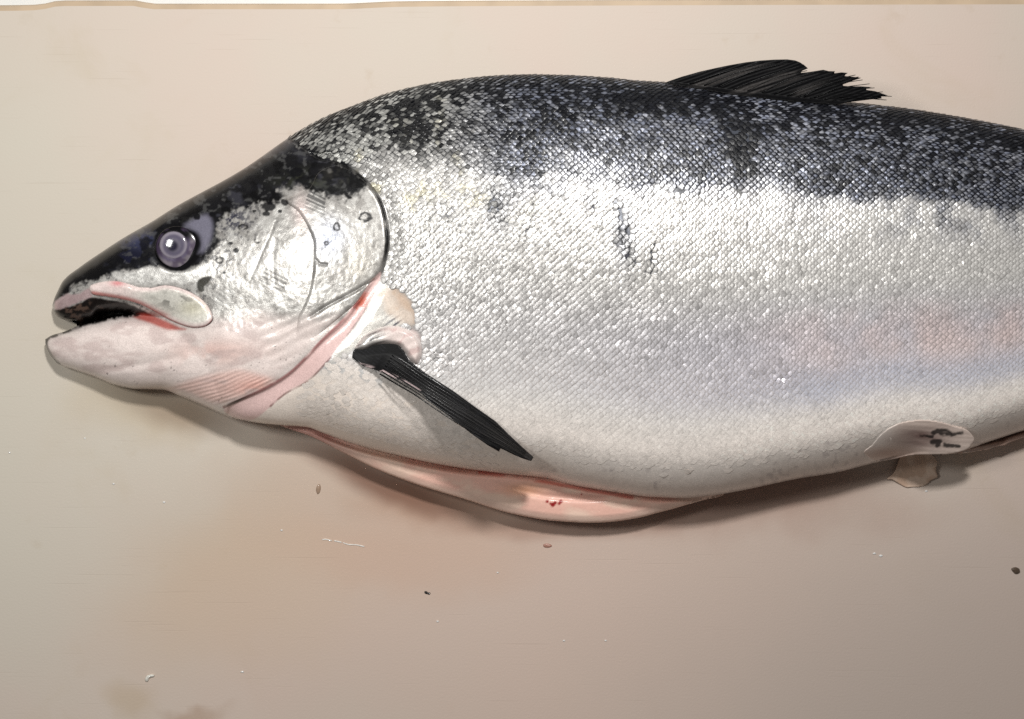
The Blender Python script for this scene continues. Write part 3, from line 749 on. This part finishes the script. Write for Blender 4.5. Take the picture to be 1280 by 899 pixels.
    mid = 0.36 * sm(0.05, 0.5, bd) * (1 - front) * sm(0.05, 0.14, tau)          # blue-grey scales of the upper flank
    rim = np.clip(0.52 + 0.25 * RNG.random(n) - 0.08 * sm(760, 1000, u) + 0.85 * bd, 0.05, 1.0) * (1 - 0.85 * sm(0.74, 0.88, tau)) * (1 - 0.8 * br)
    wn = worn(u, v); rim = np.maximum(rim, 1.0 * wn)
    grey = 0.72 * sm(0.50, 0.64, tau) * sm(0.97, 0.86, tau) * sm(500, 580, u) * (0.35 + 0.65 * RNG.random(n))
    grey = grey * (1 - 0.6 * sm(0.80, 0.90, tau)) * (1 - br)
    grey = grey + 0.35 * (RNG.random(n) < 0.03) * sm(0.25, 0.35, tau) * sm(0.95, 0.8, tau)
    rd = np.hypot(BN, (A - 0.02) / 0.62)
    lo = 0.45 + 0.12 * front - 0.25 * sm(0.2, 0.7, bd) * (1 - front)
    cut = (RNG.random((n, 1)) - 0.5) * 0.5 * BN[None] + (RNG.random((n, 1)) - 0.5) * 0.5 * A[None] / 0.6
    rimw = np.clip((rd[None] + cut * 0.6 - lo[:, None]) / 0.5, 0, 1) * rim[:, None]
    dots = (AI == 4)[None] * grey[:, None] + (AI == 3)[None] * (grey * 0.6)[:, None]
    fine = fbm((u[:, None] + ca) * 0.30, (v[:, None] + cb) * 0.30, 2, 96)
    rimw = np.clip(rimw + 1.6 * (fine - 0.5) * (0.18 * (1 - sm(0.7, 0.82, tau)) + 0.8 * bd)[:, None], 0, 1)
    dk = np.clip(np.maximum(rimw, dots), 0, 1)
    tint = tint * (1 - mid)[:, None]
    col = np.repeat(tint[:, None], 25, 1) * (1 + 0.5 * (fine - 0.5) * 0.7)[..., None]
    dkc = mixc(np.ones((n, 3)) * lin(112, 108, 106), lin(9, 12, 24), sm(0.05, 0.35, bd))
    dkc = mixc(dkc, lin(24, 24, 30), wn * 0.95)
    dkc = mixc(dkc, lin(176, 168, 164), sm(0.6, 0.8, tau) * (1 - sm(0.05, 0.35, bd)))
    col = np.clip(col * (1 - dk[..., None]) + dkc[:, None] * dk[..., None], 0, 1)
    col = col * (1 - 0.96 * dark_all[:, None, None]) + lin(8, 9, 15)[None, None] * 0.96 * dark_all[:, None, None]
    si = ((0.55 - 0.17 * sm(640, 950, u)) * sm(0.80, 0.50, tau) + 0.05 + 0.2 * gl)[:, None] * (1 - 0.85 * dk) * (1 - 0.55 * dark_all[:, None])
    ro = np.repeat((0.30 + 0.10 * RNG.random(n) + 0.08 * sm(0.7, 0.95, tau))[:, None], 25, 1)
    i = np.arange(25).reshape(5, 5)
    q = np.stack([i[:-1, :-1], i[1:, :-1], i[1:, 1:], i[:-1, 1:]], -1).reshape(-1, 4)
    f = (np.arange(n)[:, None, None] * 25 + q[None]).reshape(-1, 4)
    ob = link_mesh('scales', co.reshape(-1, 3), f, M_SCALE, fish, col.reshape(-1, 3), si.ravel(), ro.ravel())
    ob['kind'] = 'stuff'
    return ob
build_scales()

# ---- gill cover: a plate with a free rear edge over the gill opening
def grid_of(pl, step, pad=3):
    lo, hi = pl.min(0) - pad, pl.max(0) + pad
    return np.arange(lo[0], hi[0], step), np.arange(lo[1], hi[1], step)

def plate(name, pl, th, pf, mat, step=1.1, parent=fish, soft=6.0, under=3.0, extra=None, sink=None):
    gg = lambda u, v: sdf(u, v, pl, 14)
    def top(u, v):
        d = np.clip(sdf(u, v, pl, 60) / soft, 0, 1)
        t = th * np.sqrt(1 - (1 - d) ** 2)
        if sink is not None: t = t * sink(u, v)
        z = zt(u, v) + t - 0.3
        return z + (extra(u, v) if extra else 0)
    bot = lambda u, v: zt(u, v) - under
    return shell(name, *grid_of(pl, step), gg, top, bot, pf, mat, parent, edge_z=lambda u, v: zt(u, v) - 0.3)

def paint_gill(u, v):
    c, s, r = paint(u, v)
    d = ldist(u, v, GILL_EDGE, 8)
    return c, s, r
GSINK = lambda u, v: 1.0 - 0.9 * sm(395, 425, v) * 1.0
plate('gill_cover', GILL, 3.4, paint_gill, M_SKIN, soft=5.0, sink=GSINK)

# ---- upper jaw bone (the lip plate under the eye)
UJ = spline([(112, 358), (124, 353), (142, 351), (158, 354), (174, 359), (192, 359), (206, 356), (224, 359), (243, 367), (256, 377), (264, 389), (266, 400),
             (258, 407.5), (244, 410), (229, 407), (212, 400), (194, 390), (176, 381), (156, 375), (134, 371), (116, 368)])
def paint_uj(u, v):
    n = fbm(u * 0.08, v * 0.08, 4, 101); nf = fbm(u * 0.35, v * 0.35, 2, 102); d = sdf(u, v, UJ, 14)
    c = np.ones(u.shape + (3,)) * lin(234, 216, 212)
    s = 0.3 * sm(150, 190, u) * sm(2, 9, d + 6 * (n - 0.5))
    c = mixc(c, lin(244, 241, 232), sm(150, 190, u) * sm(2, 9, d))
    c = mixc(c, lin(236, 230, 200), 0.6 * np.exp(-((u - 240) / 16) ** 2 - ((v - 385) / 10) ** 2))
    m = sm(0.54, 0.62, fbm(u * 0.10 + v * 0.05, v * 0.16 - u * 0.05, 3, 104)) * np.exp(-((u - 218) / 22) ** 2 - ((v - 375) / 9) ** 2)
    c = mixc(c, lin(90, 86, 80), 0.8 * m)
    low = spline([(116, 368), (134, 371), (156, 375), (176, 381), (194, 390), (212, 400), (229, 407), (244, 410), (258, 407.5), (266, 400)], False)
    dl = ldist(u, v, low, 14)
    c = mixc(c, lin(206, 110, 104), 0.8 * sm(6, 1.5, dl) * sm(215, 160, u))
    c = mixc(c, lin(150, 44, 44), 0.8 * sm(2.2, 0.6, dl) * sm(170, 205, u))
    c = mixc(c, lin(206, 96, 104), 0.7 * np.exp(-((u - 147) / 9) ** 2 - ((v - 354) / 4) ** 2))
    upl = spline([(188, 359), (206, 355.5), (224, 358.5), (244, 367), (257, 377), (265, 389), (266.5, 400), (259, 408)], False)
    m = sm(1.9, 0.6, ldist(u, v, upl, 8)); c = mixc(c, lin(30, 24, 26), m * 0.95); s = s * (1 - m)
    return c * (0.88 + 0.24 * nf)[..., None], s, 0.24 + 0.1 * nf
plate('upper_jaw', UJ, 6.0, paint_uj, M_SKIN, step=1.0, soft=8.0, under=8.0)

# ---- eye: cloudy dead eye with lens bulging in the middle
def dome(name, c0, R, H, z0, pf, parent, n=36, m=18, rel=None):
    th = np.linspace(0, 2 * np.pi, n, endpoint=False); rr = np.sin(np.linspace(0, np.pi / 2, m)) ; hh = np.cos(np.linspace(0, np.pi / 2, m))
    U = c0[0] + R * rr[1:, None] * np.cos(th); V = c0[1] + R * rr[1:, None] * np.sin(th) * 0.97; Z = z0 + H * hh[1:, None] + 0 * U
    u = np.concatenate([[c0[0]], U.ravel(), (c0[0] + R * 0.6 * np.cos(th)), [c0[0]]])
    v = np.concatenate([[c0[1]], V.ravel(), (c0[1] + R * 0.6 * np.sin(th)), [c0[1]]])
    z = np.concatenate([[z0 + H], Z.ravel(), np.full(n, z0 - H * 0.8), [z0 - H]])
    idx = 1 + np.arange(m * n).reshape(m, n)
    q = np.stack([idx[:-1], idx[1:], np.roll(idx[1:], -1, 1), np.roll(idx[:-1], -1, 1)], -1).reshape(-1, 4)
    t0 = np.stack([np.zeros(n, int), idx[0], np.roll(idx[0], -1)], -1); t1 = np.stack([np.full(n, len(u) - 1), np.roll(idx[-1], -1), idx[-1]], -1)
    c, s, r = pf(u, v)
    return link_mesh(name, W(u, v, z), [q[:, ::-1], np.concatenate([t0, t1])[:, ::-1]], M_EYE, parent, c, s, r)
zeye = float(zt(np.array([221.]), np.array([309.]))[0])
def paint_eye(u, v):
    r = np.hypot(u - 221, v - 309); n = fbm(u * 0.12, v * 0.12, 3, 111)
    c = np.ones(u.shape + (3,)) * lin(116, 110, 116)
    c = mixc(c, lin(142, 133, 142), sm(0.45, 0.65, n) * 0.7)
    c = mixc(c, lin(84, 76, 104), 0.8 * np.exp(-((np.hypot(u - 216, v - 305) - 20) / 2.6) ** 2))
    up = sm(6, -8, (v - 309) + 0.55 * (u - 221))
    c = mixc(c, lin(6, 6, 9), up * sm(16, 18, np.hypot(u - 216.5, v - 306.5)))
    c = mixc(c, lin(70, 58, 80), sm(0.5, 0.62, fbm(u * 0.16, v * 0.1, 3, 113)) * 0.7)
    c = mixc(c, lin(8, 8, 12), sm(24.5, 26.6, r))
    return c, 0 * u, 0.16 + 0 * u
def paint_pupil(u, v):
    r = np.hypot(u - 217, v - 306.5)
    c = np.ones(u.shape + (3,)) * lin(112, 108, 120)
    c = mixc(c, lin(164, 156, 168), np.exp(-((r - 15) / 2.2) ** 2) * 0.6)
    c = mixc(c, lin(84, 78, 100), np.exp(-((r - 11) / 3) ** 2) * 0.7)
    c = mixc(c, lin(34, 31, 50), sm(9.5, 4, np.hypot(u - 215.5, v - 307.5)))
    return c, 0 * u, 0.07 + 0 * u
eye = dome('eye', (221, 309), 27, 4, zeye + 2.5, paint_eye, fish)
dome('pupil', (217, 306.5), 17.5, 3.0, zeye + 5.2, paint_pupil, eye)

# ---- pectoral fin: black blade standing off the body
PEC = np.array([(440, 447), (441, 440), (446, 433), (460, 428), (474, 425), (487, 425), (497, 430), (504, 438), (511, 450), (522, 459), (535, 468.5), (550, 478), (567, 489),
                (593, 508), (620, 527), (636, 543), (652, 558), (667, 571.5), (664, 576.5), (655, 574), (644, 569.5), (633, 564), (625.5, 560.5), (624, 565), (610, 557), (593, 545),
                (567, 525), (540, 505), (524, 489.5), (511, 482), (490, 471), (468, 462), (452, 457)], float)
def pec_st(u, v):
    ax, ay, bx, by = 458.0, 440.0, 662.0, 572.0
    L = math.hypot(bx - ax, by - ay); dx, dy = (bx - ax) / L, (by - ay) / L
    s = ((u - ax) * dx + (v - ay) * dy) / L
    w = (u - ax) * dy - (v - ay) * dx                 # + towards the upper (dorsal) edge
    return s, w
def pec_z(u, v):
    s, w = pec_st(u, v); s_ = np.where(s < -0.1, 0, np.where(s < 0.1, (s + 0.1) ** 2 / 0.4, s))
    lowside = zt(u, v, False)
    hw = np.interp(s_, [0.0, 0.15, 0.3, 0.5, 0.7, 0.85, 1.0], [17, 19, 15, 17, 17, 10, 3.5])
    q = np.clip((w / hw + 1) / 2, -0.1, 1.15)
    sc = np.clip(s_, 0, 1)
    cz = zt(458 + 204 * sc, 440 + 132 * sc, False)
    # the blade stands on its lower edge: the upper edge is lifted well clear of the flank
    up = np.interp(s_, [0.0, 0.08, 0.2, 0.35, 0.6, 0.8, 1.0], [2, 9, 25, 38, 42, 34, 14])
    z = cz + 2 - 3 * sm(0.12, 0.0, s) + 15 * sc ** 2 + up * sm(1.15, -0.15, q)
    z = z + 0.4 * np.sin(w * 1.35 + 5 * s + 3 * vnoise(s * 4, w * 0.1, 9)) * sm(0.05, 0.2, s)
    return np.maximum(z, lowside + 2.5 + 3 * s_)
def paint_pec(u, v):
    s, w = pec_st(u, v); n = fbm(u * 0.08, v * 0.08, 3, 121)
    c = np.ones(u.shape + (3,)) * lin(9, 9, 11)
    c = mixc(c, lin(44, 44, 50), 0.5 * sm(0.5, 0.9, np.sin(w * 1.55 + 5 * s)) * sm(0.45, 0.65, n))
    low = spline([(448, 456), (468, 461), (490, 470), (511, 481), (524, 489)], False)
    m = sm(3.4, 1.4, ldist(u, v, low, 8)) * sm(0.4, 0.5, fbm(u * 0.05, v * 0.2, 2, 122) + 0.1); c = mixc(c, lin(196, 176, 176), m * 0.85)
    return c, 0 * u, 0.45 + 0.12 * n
gpec = lambda u, v: sdf(u, v, PEC, 14)
pec = shell('pectoral_fin', *grid_of(PEC, 1.1), gpec, pec_z, lambda u, v: pec_z(u, v) - 3.0, paint_pec, M_FIN, fish, edge_z=lambda u, v: pec_z(u, v) - 1.6)

def ray(parent, pts, z_of, r0, r1, colr, mat=M_FIN, name='fin_ray'):
    pl = spline(pts, False, 5); u, v = pl[:, 0], pl[:, 1]
    z = z_of(u, v)
    rad = np.linspace(r0, r1, len(u)) * PX
    vv, f = tube(W(u, v, z), rad, 6)
    c = np.ones((len(vv), 3)) * colr
    return link_mesh(name, vv, f, mat, parent, c, np.zeros(len(vv)), np.full(len(vv), 0.32))
for i, w0 in enumerate(np.linspace(-0.8, 0.85, 8)):
    pts = []
    for s in np.linspace(0.12, 0.97, 9):
        hw = np.interp(s, [0.0, 0.15, 0.3, 0.5, 0.7, 0.85, 1.0], [17, 19, 15, 17, 17, 10, 2.5])
        mid = np.interp(s, [0.0, 0.2, 0.5, 0.75, 0.9, 1.0], [0, -1, -1.0, 0, 0.5, 0])
        L = math.hypot(204, 132); dx, dy = 204 / L, 132 / L; w = mid + w0 * hw * 0.9
        pts.append((458 + s * 204 + w * dy, 440 + s * 132 - w * dx))
    ray(pec, pts, lambda u, v: pec_z(u, v) - 0.25, 0.5 + 0.8 * RNG.random(), 0.5, lin(10 + 7 * (i % 3), 10 + 7 * (i % 3), 12 + 7 * (i % 3)))

FB = spline([(443, 436), (449, 426), (457, 418), (470, 411), (488, 407), (506, 410), (520, 418), (527, 431), (527, 446), (521, 456), (513, 451), (506, 441), (498, 433), (486, 431), (468, 433), (456, 438)])
def paint_fb(u, v):
    n = fbm(u * 0.07, v * 0.07, 3, 181); a = (v - 420) * 0.9 + 0.35 * (u - 480)
    c = np.ones(u.shape + (3,)) * lin(230, 214, 209)
    k = sm(496, 462, u)
    c = mixc(c, lin(222, 218, 214), k)
    c = mixc(c, lin(44, 44, 52), sm(0.5, 0.8, np.sin(a * 0.9 + 4 * n)) * k * sm(0.4, 0.55, n) * 0.9)
    c = mixc(c, lin(206, 172, 168), 0.5 * sm(0.6, 0.9, np.sin(a * 0.35 + 7 * n)) * (1 - k))
    c = mixc(c, lin(238, 228, 224), sm(5, 1, sdf(u, v, FB, 12)) * 0.6)
    return c, 0.4 * k, 0.3 + 0 * u
plate('fin_base', FB, 4.5, paint_fb, M_SKIN, step=1.1, parent=pec, soft=5.0, under=3.0, extra=lambda u, v: 5.0 * sm(0, 7, sdf(u, v, FB, 12)) + 0.25 * np.sin(((v - 420) * 0.9 + 0.35 * (u - 480)) * 0.55))

# ---- dorsal fin: folded back, frayed behind
DOR = np.array([(830, 104), (836, 101.5), (852, 96), (875, 89.5), (895, 85), (912, 81.5), (932, 78), (950, 75.8), (968, 74.6), (984, 74.3), (994, 75.6), (1000, 78), (1006, 82),
                (1010, 85.6), (1003, 88.5), (999, 91.5), (1012, 90), (1029, 87.3), (1036, 89), (1044, 89.2), (1041, 92), (1052, 90.5), (1060, 91.3), (1054, 95), (1066, 96), (1077, 97.5), (1066, 101),
                (1060, 103.5), (1050, 107), (1062, 108), (1076, 108), (1090, 109), (1080, 112), (1094, 114), (1110, 119.5), (1096, 121), (1104, 123), (1088, 124.5), (1060, 128), (1044, 131), (987, 127), (912, 118), (860, 109)], float)
def dor_z(u, v):
    up = np.clip(VT(u) - v, -10, 60)
    return ZC(u) + 14 + 0.35 * np.maximum(up, 0) + 0.3 * np.sin((u + 2.9 * v) * 0.5 + 6 * fbm(u * 0.02, v * 0.03, 2, 133)) - 0.9 * np.minimum(up, 0)
def paint_dor(u, v):
    q = (v - 75) + 0.34 * (u - 984); n = fbm(q * 0.12, u * 0.012, 3, 131)
    c = np.ones(u.shape + (3,)) * lin(14, 14, 16)
    c = mixc(c, lin(74, 71, 70), 0.7 * sm(0.48, 0.66, n) * sm(73, 90, v) * sm(1050, 990, u))
    c = mixc(c, lin(10, 10, 12), sm(6, 2, sdf(u, v, DOR, 14)) * 0.8)
    return c, 0 * u, 0.5 + 0.1 * n
dor = shell('dorsal_fin', *grid_of(DOR, 1.0), lambda u, v: sdf(u, v, DOR, 14), dor_z, lambda u, v: dor_z(u, v) - 2.4, paint_dor, M_DORSAL, fish, edge_z=lambda u, v: dor_z(u, v) - 1.2)
for i_, (b, t) in enumerate((((862, 105), (952, 78)), ((880, 107), (972, 77)), ((898, 109), (988, 77)), ((916, 112), (1002, 81)), ((934, 114), (1006, 87)), ((952, 116), (1026, 89)), ((968, 118), (1042, 90)), ((984, 120), (1058, 92)),
               ((998, 122), (1074, 98)), ((1012, 123), (1086, 109)), ((1026, 125), (1106, 119)), ((1040, 126), (1100, 123)), ((1030, 124), (1092, 114)), ((1005, 121), (1064, 95)), ((1018, 123), (1080, 103)))):
    mid = ((b[0] + t[0]) / 2 - 1 - 5 * RNG.random(), (b[1] + t[1]) / 2 - 3 * RNG.random())
    t = (t[0] + 3 + 9 * RNG.random() * (i_ > 4), t[1] + 1.5 * RNG.random() + 0.8 * (i_ > 6))
    ray(dor, [b, mid, t], lambda u, v: dor_z(u, v) + 0.1, 0.5 + 0.6 * RNG.random(), 0.4, lin(9, 9, 11), M_DORSAL)

# ---- pelvic fins
PEL = spline([(1080, 566), (1090, 556), (1100, 544), (1110, 536), (1124, 529), (1140, 526), (1152, 525), (1166, 526), (1180, 528.5), (1194, 533), (1206, 536), (1213, 541), (1218, 549), (1214, 556), (1208, 562),
              (1190, 567), (1172, 568), (1140, 569), (1116, 574), (1096, 576)])
def pel_top(u, v):
    z0 = zt(u, np.full_like(np.asarray(u, float), 530.0), False)
    flat = z0 + 1.0 - 0.6 * np.maximum(v - 530, 0)
    lie = zt(u, np.minimum(v, VB(u) - 2), False) + 0.6
    k = sm(1112, 1165, u)
    return np.maximum(lie, lie * (1 - k) + flat * k) + 0.25 * k * np.sqrt(np.clip(sdf(u, v, PEL, 30) / 10, 0, 1)) + 0.14 * k * np.sin((v - 0.10 * u) * 0.9 + 5 * vnoise(u * 0.04, v * 0.1, 8))
def paint_pel(u, v):
    n = fbm(u * 0.03, v * 0.18, 3, 141)
    c = np.ones(u.shape + (3,)) * lin(226, 208, 198)
    c = mixc(c, lin(238, 228, 221), sm(1134, 1096, u) * sm(572, 556, v))
    c = mixc(c, lin(108, 84, 80), np.clip(1.0 * np.exp(-((u - 1150) / 36) ** 2 - ((v - 548 + 0.05 * (u - 1150)) / 16) ** 2), 0, 1) * (0.6 + 0.6 * n))
    c = c
    c = mixc(c, lin(176, 136, 118), 0.7 * np.exp(-((u - 1110) / 26) ** 2 - ((v - 567) / 8) ** 2))
    for L, w in (([(1166, 540.5), (1176, 539), (1184, 538), (1188, 541), (1176, 542)], 2.0), ([(1190, 543), (1203, 541.5)], 1.2), ([(1166, 553), (1173, 552), (1172, 556)], 3.0), ([(1181, 556), (1190, 557), (1199, 557.5)], 1.1), ([(1150, 545), (1165, 546)], 1.0)):
        c = mixc(c, lin(16, 13, 14), sm(w + 1.6, w - 0.6, ldist(u, v, np.array(L, float), 8) + 4.5 * (fbm(u * 0.16, v * 0.3, 3, 143) - 0.5)) * 0.9)
    return c, 0 * u, 0.3 + 0 * u
pelv = shell('pelvic_fin', *grid_of(PEL, 1.2), lambda u, v: sdf(u, v, PEL, 14), pel_top, lambda u, v: pel_top(u, v) - 3.0, paint_pel, M_FLESH, fish,
             edge_z=lambda u, v: pel_top(u, v) - 1.2)
PEL2 = spline([(1109, 598.5), (1116, 600), (1124, 605), (1133, 609.5), (1141, 609), (1150, 608.5), (1158, 606), (1164, 600.5), (1172, 596), (1170, 588), (1170, 574), (1150, 560), (1128, 568), (1118, 590)])
def paint_pel2(u, v):
    n = fbm(u * 0.08, v * 0.08, 3, 145)
    c = np.ones(u.shape + (3,)) * lin(196, 168, 148)
    c = mixc(c, lin(214, 190, 172), sm(0.4, 0.7, n))
    return c, 0 * u, 0.35 + 0 * u
pz = lambda u, v: 1.9 + 0.25 * np.maximum(606 - v, 0) + 0.1 * np.sin((u - 0.5 * v) * 0.8)
p2 = shell('pelvic_fin', *grid_of(PEL2, 1.2), lambda u, v: sdf(u, v, PEL2, 14), pz, lambda u, v: pz(u, v) - 1.3, paint_pel2, M_FLESH, fish, edge_z=lambda u, v: pz(u, v) - 0.8)
p2['label'] = 'pale beige fin tip lying flat on the board'

# ---- cut belly walls of the underside, showing inside the slit
FLAP = spline([(338, 523), (356, 534), (376, 541), (395, 548.5), (434, 568.5), (474, 588), (526, 607.5), (579, 623.5), (631, 640), (675, 649), (704, 652), (732, 653.5), (756, 653), (776, 651), (800, 647), (819, 642), (840, 636.5), (859, 631), (880, 625),
               (905, 617), (880, 596), (800, 585), (700, 570), (600, 555), (500, 535), (420, 515), (370, 505)])
FLOW = spline([(338, 526), (376, 541), (395, 548.5), (434, 568.5), (474, 588), (526, 607.5), (579, 623.5), (631, 640), (675, 649), (704, 652), (732, 653.5), (776, 651), (819, 642), (859, 631), (905, 617)], False)
def flap_z(u, v):
    d = ldist(u, v, FLOW, 60)
    return 28 + 8.0 * np.sqrt(np.clip(d / 9, 0, 1)) + 0.08 * d - 16 * sm(9, 2, v - VB(u)) * sm(385, 420, u) * sm(640, 560, u) - 5 * sm(7, 2, v - VB(u)) + 1.5 * (fbm(u * 0.03, v * 0.05, 3, 151) - 0.5) - 3.0 * np.exp(-((d - 30) / 4) ** 2) * sm(600, 660, u)
def paint_flap(u, v):
    n = fbm(u * 0.02, v * 0.05, 4, 153); d = ldist(u, v, FLOW, 60)
    c = np.ones(u.shape + (3,)) * lin(238, 190, 174)
    c = mixc(c, lin(240, 208, 190), sm(0.4, 0.65, n))
    c = mixc(c, lin(200, 150, 142), 0.7 * sm(480, 400, u))
    c = mixc(c, lin(244, 212, 196), 0.7 * sm(12, 3, d) * sm(430, 520, u))
    sl = spline([(600, 590), (640, 596), (690, 604), (740, 613), (790, 622)], False)
    c = mixc(c, lin(206, 104, 90), 0.75 * sm(4, 0.8, ldist(u, v, sl, 10)) * sm(0.35, 0.5, n + 0.1))
    c = mixc(c, lin(236, 170, 120), 0.5 * np.exp(-((u - 655) / 26) ** 2 - ((v - 612) / 8) ** 2))
    for (x, y, r) in ((684, 627, 1.8), (691, 631, 2.6), (694, 628.5, 2.0), (701, 627, 2.2), (699, 629.5, 1.6), (688, 629.5, 1.4), (727, 618, 1.0)):
        c = mixc(c, lin(150, 16, 18), sm(r + 0.9, r - 0.6, np.hypot(u - x, v - y)))
    return c, 0 * u, 0.46 + 0.1 * n
bf = shell('belly_wall', *grid_of(FLAP, 1.4), lambda u, v: sdf(u, v, FLAP, 14), flap_z, lambda u, v: flap_z(u, v) - 12, paint_flap, M_FLESH, fish, edge_z=lambda u, v: flap_z(u, v) - 6)
bf['label'] = 'pink flesh flap of the slit belly with blood spots'
FLAP2 = spline([(1176, 568), (1190, 567.5), (1207, 566.5), (1222, 564), (1236, 561.5), (1244, 558.5), (1256, 556.5), (1262, 553), (1280, 547), (1320, 535), (1390, 512), (1380, 490), (1280, 520), (1210, 550)])
F2LOW = spline([(1207, 566.5), (1222, 564), (1236, 561.5), (1244, 558.5), (1256, 556.5), (1262, 553), (1280, 547), (1320, 535), (1390, 512)], False)
f2z = lambda u, v: np.maximum(27 - 3.2 * np.maximum(ldist(u, v, F2LOW, 40) - 4.5, 0), 8) + 0.8 * np.sin(u * 0.16)
def paint_f2(u, v):
    n = fbm(u * 0.05, v * 0.05, 3, 161); c = np.ones(u.shape + (3,)) * lin(228, 206, 194)
    return mixc(c, lin(200, 168, 154), sm(0.45, 0.65, n)), 0 * u, 0.3 + 0 * u
shell('belly_wall', *grid_of(FLAP2, 1.4), lambda u, v: sdf(u, v, FLAP2, 14), f2z, lambda u, v: f2z(u, v) - 7, paint_f2, M_FLESH, fish, edge_z=lambda u, v: f2z(u, v) - 4)

# ---- tail fin (outside the photograph, so that the fish is whole)
TAIL = np.array([(1770, 300), (1800, 296), (1860, 262), (1930, 215), (1950, 225), (1938, 290), (1930, 360), (1940, 430), (1952, 500), (1930, 508), (1860, 462), (1800, 426), (1770, 420)], float)
tz = lambda u, v: 32 + 1.2 * np.sin(np.arctan2(v - 360, u - 1650) * 60)
shell('tail_fin', *grid_of(TAIL, 3.0), lambda u, v: sdf(u, v, TAIL, 14), tz, lambda u, v: tz(u, v) - 4, lambda u, v: (np.ones(u.shape + (3,)) * lin(52, 52, 58), 0 * u, 0.35 + 0 * u), M_FIN, fish, edge_z=lambda u, v: tz(u, v) - 2)

# ------------------------------------------------------------------ bits lying on the board
def bit(name, pts, h, col, label, cat, rough=0.3, trans=0.0, group=None, coat=0.5):
    pl = spline(pts, True, 5); c0 = pl.mean(0)
    base = np.array([(c0[0] - 640) * PX, (449.5 - c0[1]) * PX, 0.0])
    mat = plain_mat(name + '_matter', col, rough, coat, trans, 1500, 0.25)
    gg = lambda u, v: sdf(u, v, pl, 10)
    ht = lambda u, v: 0.25 + h * np.sqrt(np.clip(gg(u, v), 0, 3) / 3) * (0.8 + 0.4 * fbm(u * 0.4, v * 0.4, 2, 171))
    o = shell(name, *grid_of(pl, 0.7, 2), gg, ht, lambda u, v: 0.1 + 0 * u, lambda u, v: (np.ones(u.shape + (3,)), 0 * u, 0 * u + .3), mat, None, org=False, rel=base, edge_z=lambda u, v: 0.15 + 0 * u)
    o.location = base; o['label'] = label; o['category'] = cat
    if group: o['group'] = group
    return o
bit('crumb', [(530.5, 739.5), (533, 739), (535, 740.5), (538, 741), (537, 743.5), (534, 743), (531, 742)], 2.0, (0.012, 0.01, 0.01), 'tiny black crumb alone on the board below the belly', 'crumb')
bit('fat_scrap', [(181, 849), (183, 845), (188, 843), (193, 843.5), (192, 846.5), (187, 848), (185, 852), (182, 852)], 3.0, (0.78, 0.76, 0.7), 'small white scrap of fat on the board at bottom left', 'scrap')
bit('crumb', [(1264, 711), (1269, 709), (1274, 711), (1275, 716), (1270, 718), (1266, 715)], 2.2, (0.10, 0.07, 0.05), 'small brown crumb on the board near the right edge', 'crumb')
bit('flesh_scrap', [(679, 681), (683, 679.5), (688, 680.5), (690, 683), (685, 685), (680, 684)], 1.6, (0.42, 0.22, 0.17), 'tiny reddish flesh scrap just under the pink belly flap', 'scrap')
bit('flesh_scrap', [(396, 608), (399, 605), (401, 609), (400, 615), (397, 618), (395, 613)], 1.2, (0.36, 0.25, 0.18), 'thin brown sliver on the board below the throat', 'scrap')
for pts, lab in (([(403, 674), (408, 673.6), (414.5, 675.4), (414, 676.8), (408, 675.2), (403, 675.4)], 'left dash of the broken wet streak on the board below the belly'),
                 ([(418, 675.6), (422, 676), (427, 677.4), (426.5, 678.8), (421, 677.6), (418, 677)], 'short middle dash of the broken wet streak below the belly'),
                 ([(429, 678), (436, 680), (445, 680.4), (455, 682.4), (454.5, 684), (445, 682), (436, 681.6), (429, 679.4)], 'longest, right dash of the broken wet streak below the belly')):
    bit('water_streak', pts, 1.5, (0.86, 0.82, 0.77), lab, 'streak', 0.06, 0.0, 'dashes of the broken wet streak')

# water droplets left on the board
for i, (x, y, rr, lab) in enumerate((
        (142, 605, 1.5, 'tiny water droplet below the tan stain under the jaw'),
        (205, 628, 1.6, 'tiny water droplet on the board left of the brown sliver'),
        (352, 663, 1.5, 'tiny water droplet left of the broken wet streak'),
        (547, 777, 1.5, 'tiny water droplet below the black crumb'),
        (303, 840, 1.8, 'tiny water droplet right of the white fat scrap'),
        (622, 716, 1.3, 'tiny water droplet right of and above the black crumb'),
        (705, 801, 1.5, 'left of two tiny droplets low in the middle of the board'),
        (757, 801, 1.4, 'right of two tiny droplets low in the middle of the board'),
        (1093, 692, 1.8, 'left droplet of the close pair under the pelvic fins'),
        (1101, 695, 2.1, 'right, larger droplet of the close pair under the pelvic fins'),
        (1158, 614, 1.7, 'tiny water droplet touching the pale fin tip on the board'),
        (12, 566, 1.4, 'tiny water droplet closest to the left border of the photo'),
        (106, 548, 1.3, 'tiny water droplet straight below the chin'))):
    a = np.linspace(0, 2 * np.pi, 7)[:-1] + i
    bit('water_droplet', [(x + rr * (1 + 0.4 * (k % 2)) * math.cos(t), y + rr * 0.8 * math.sin(t)) for k, t in enumerate(a)], 1.3, (0.86, 0.85, 0.82), lab, 'droplet', 0.05, 0.0, 'water droplets on the board', 1.0)
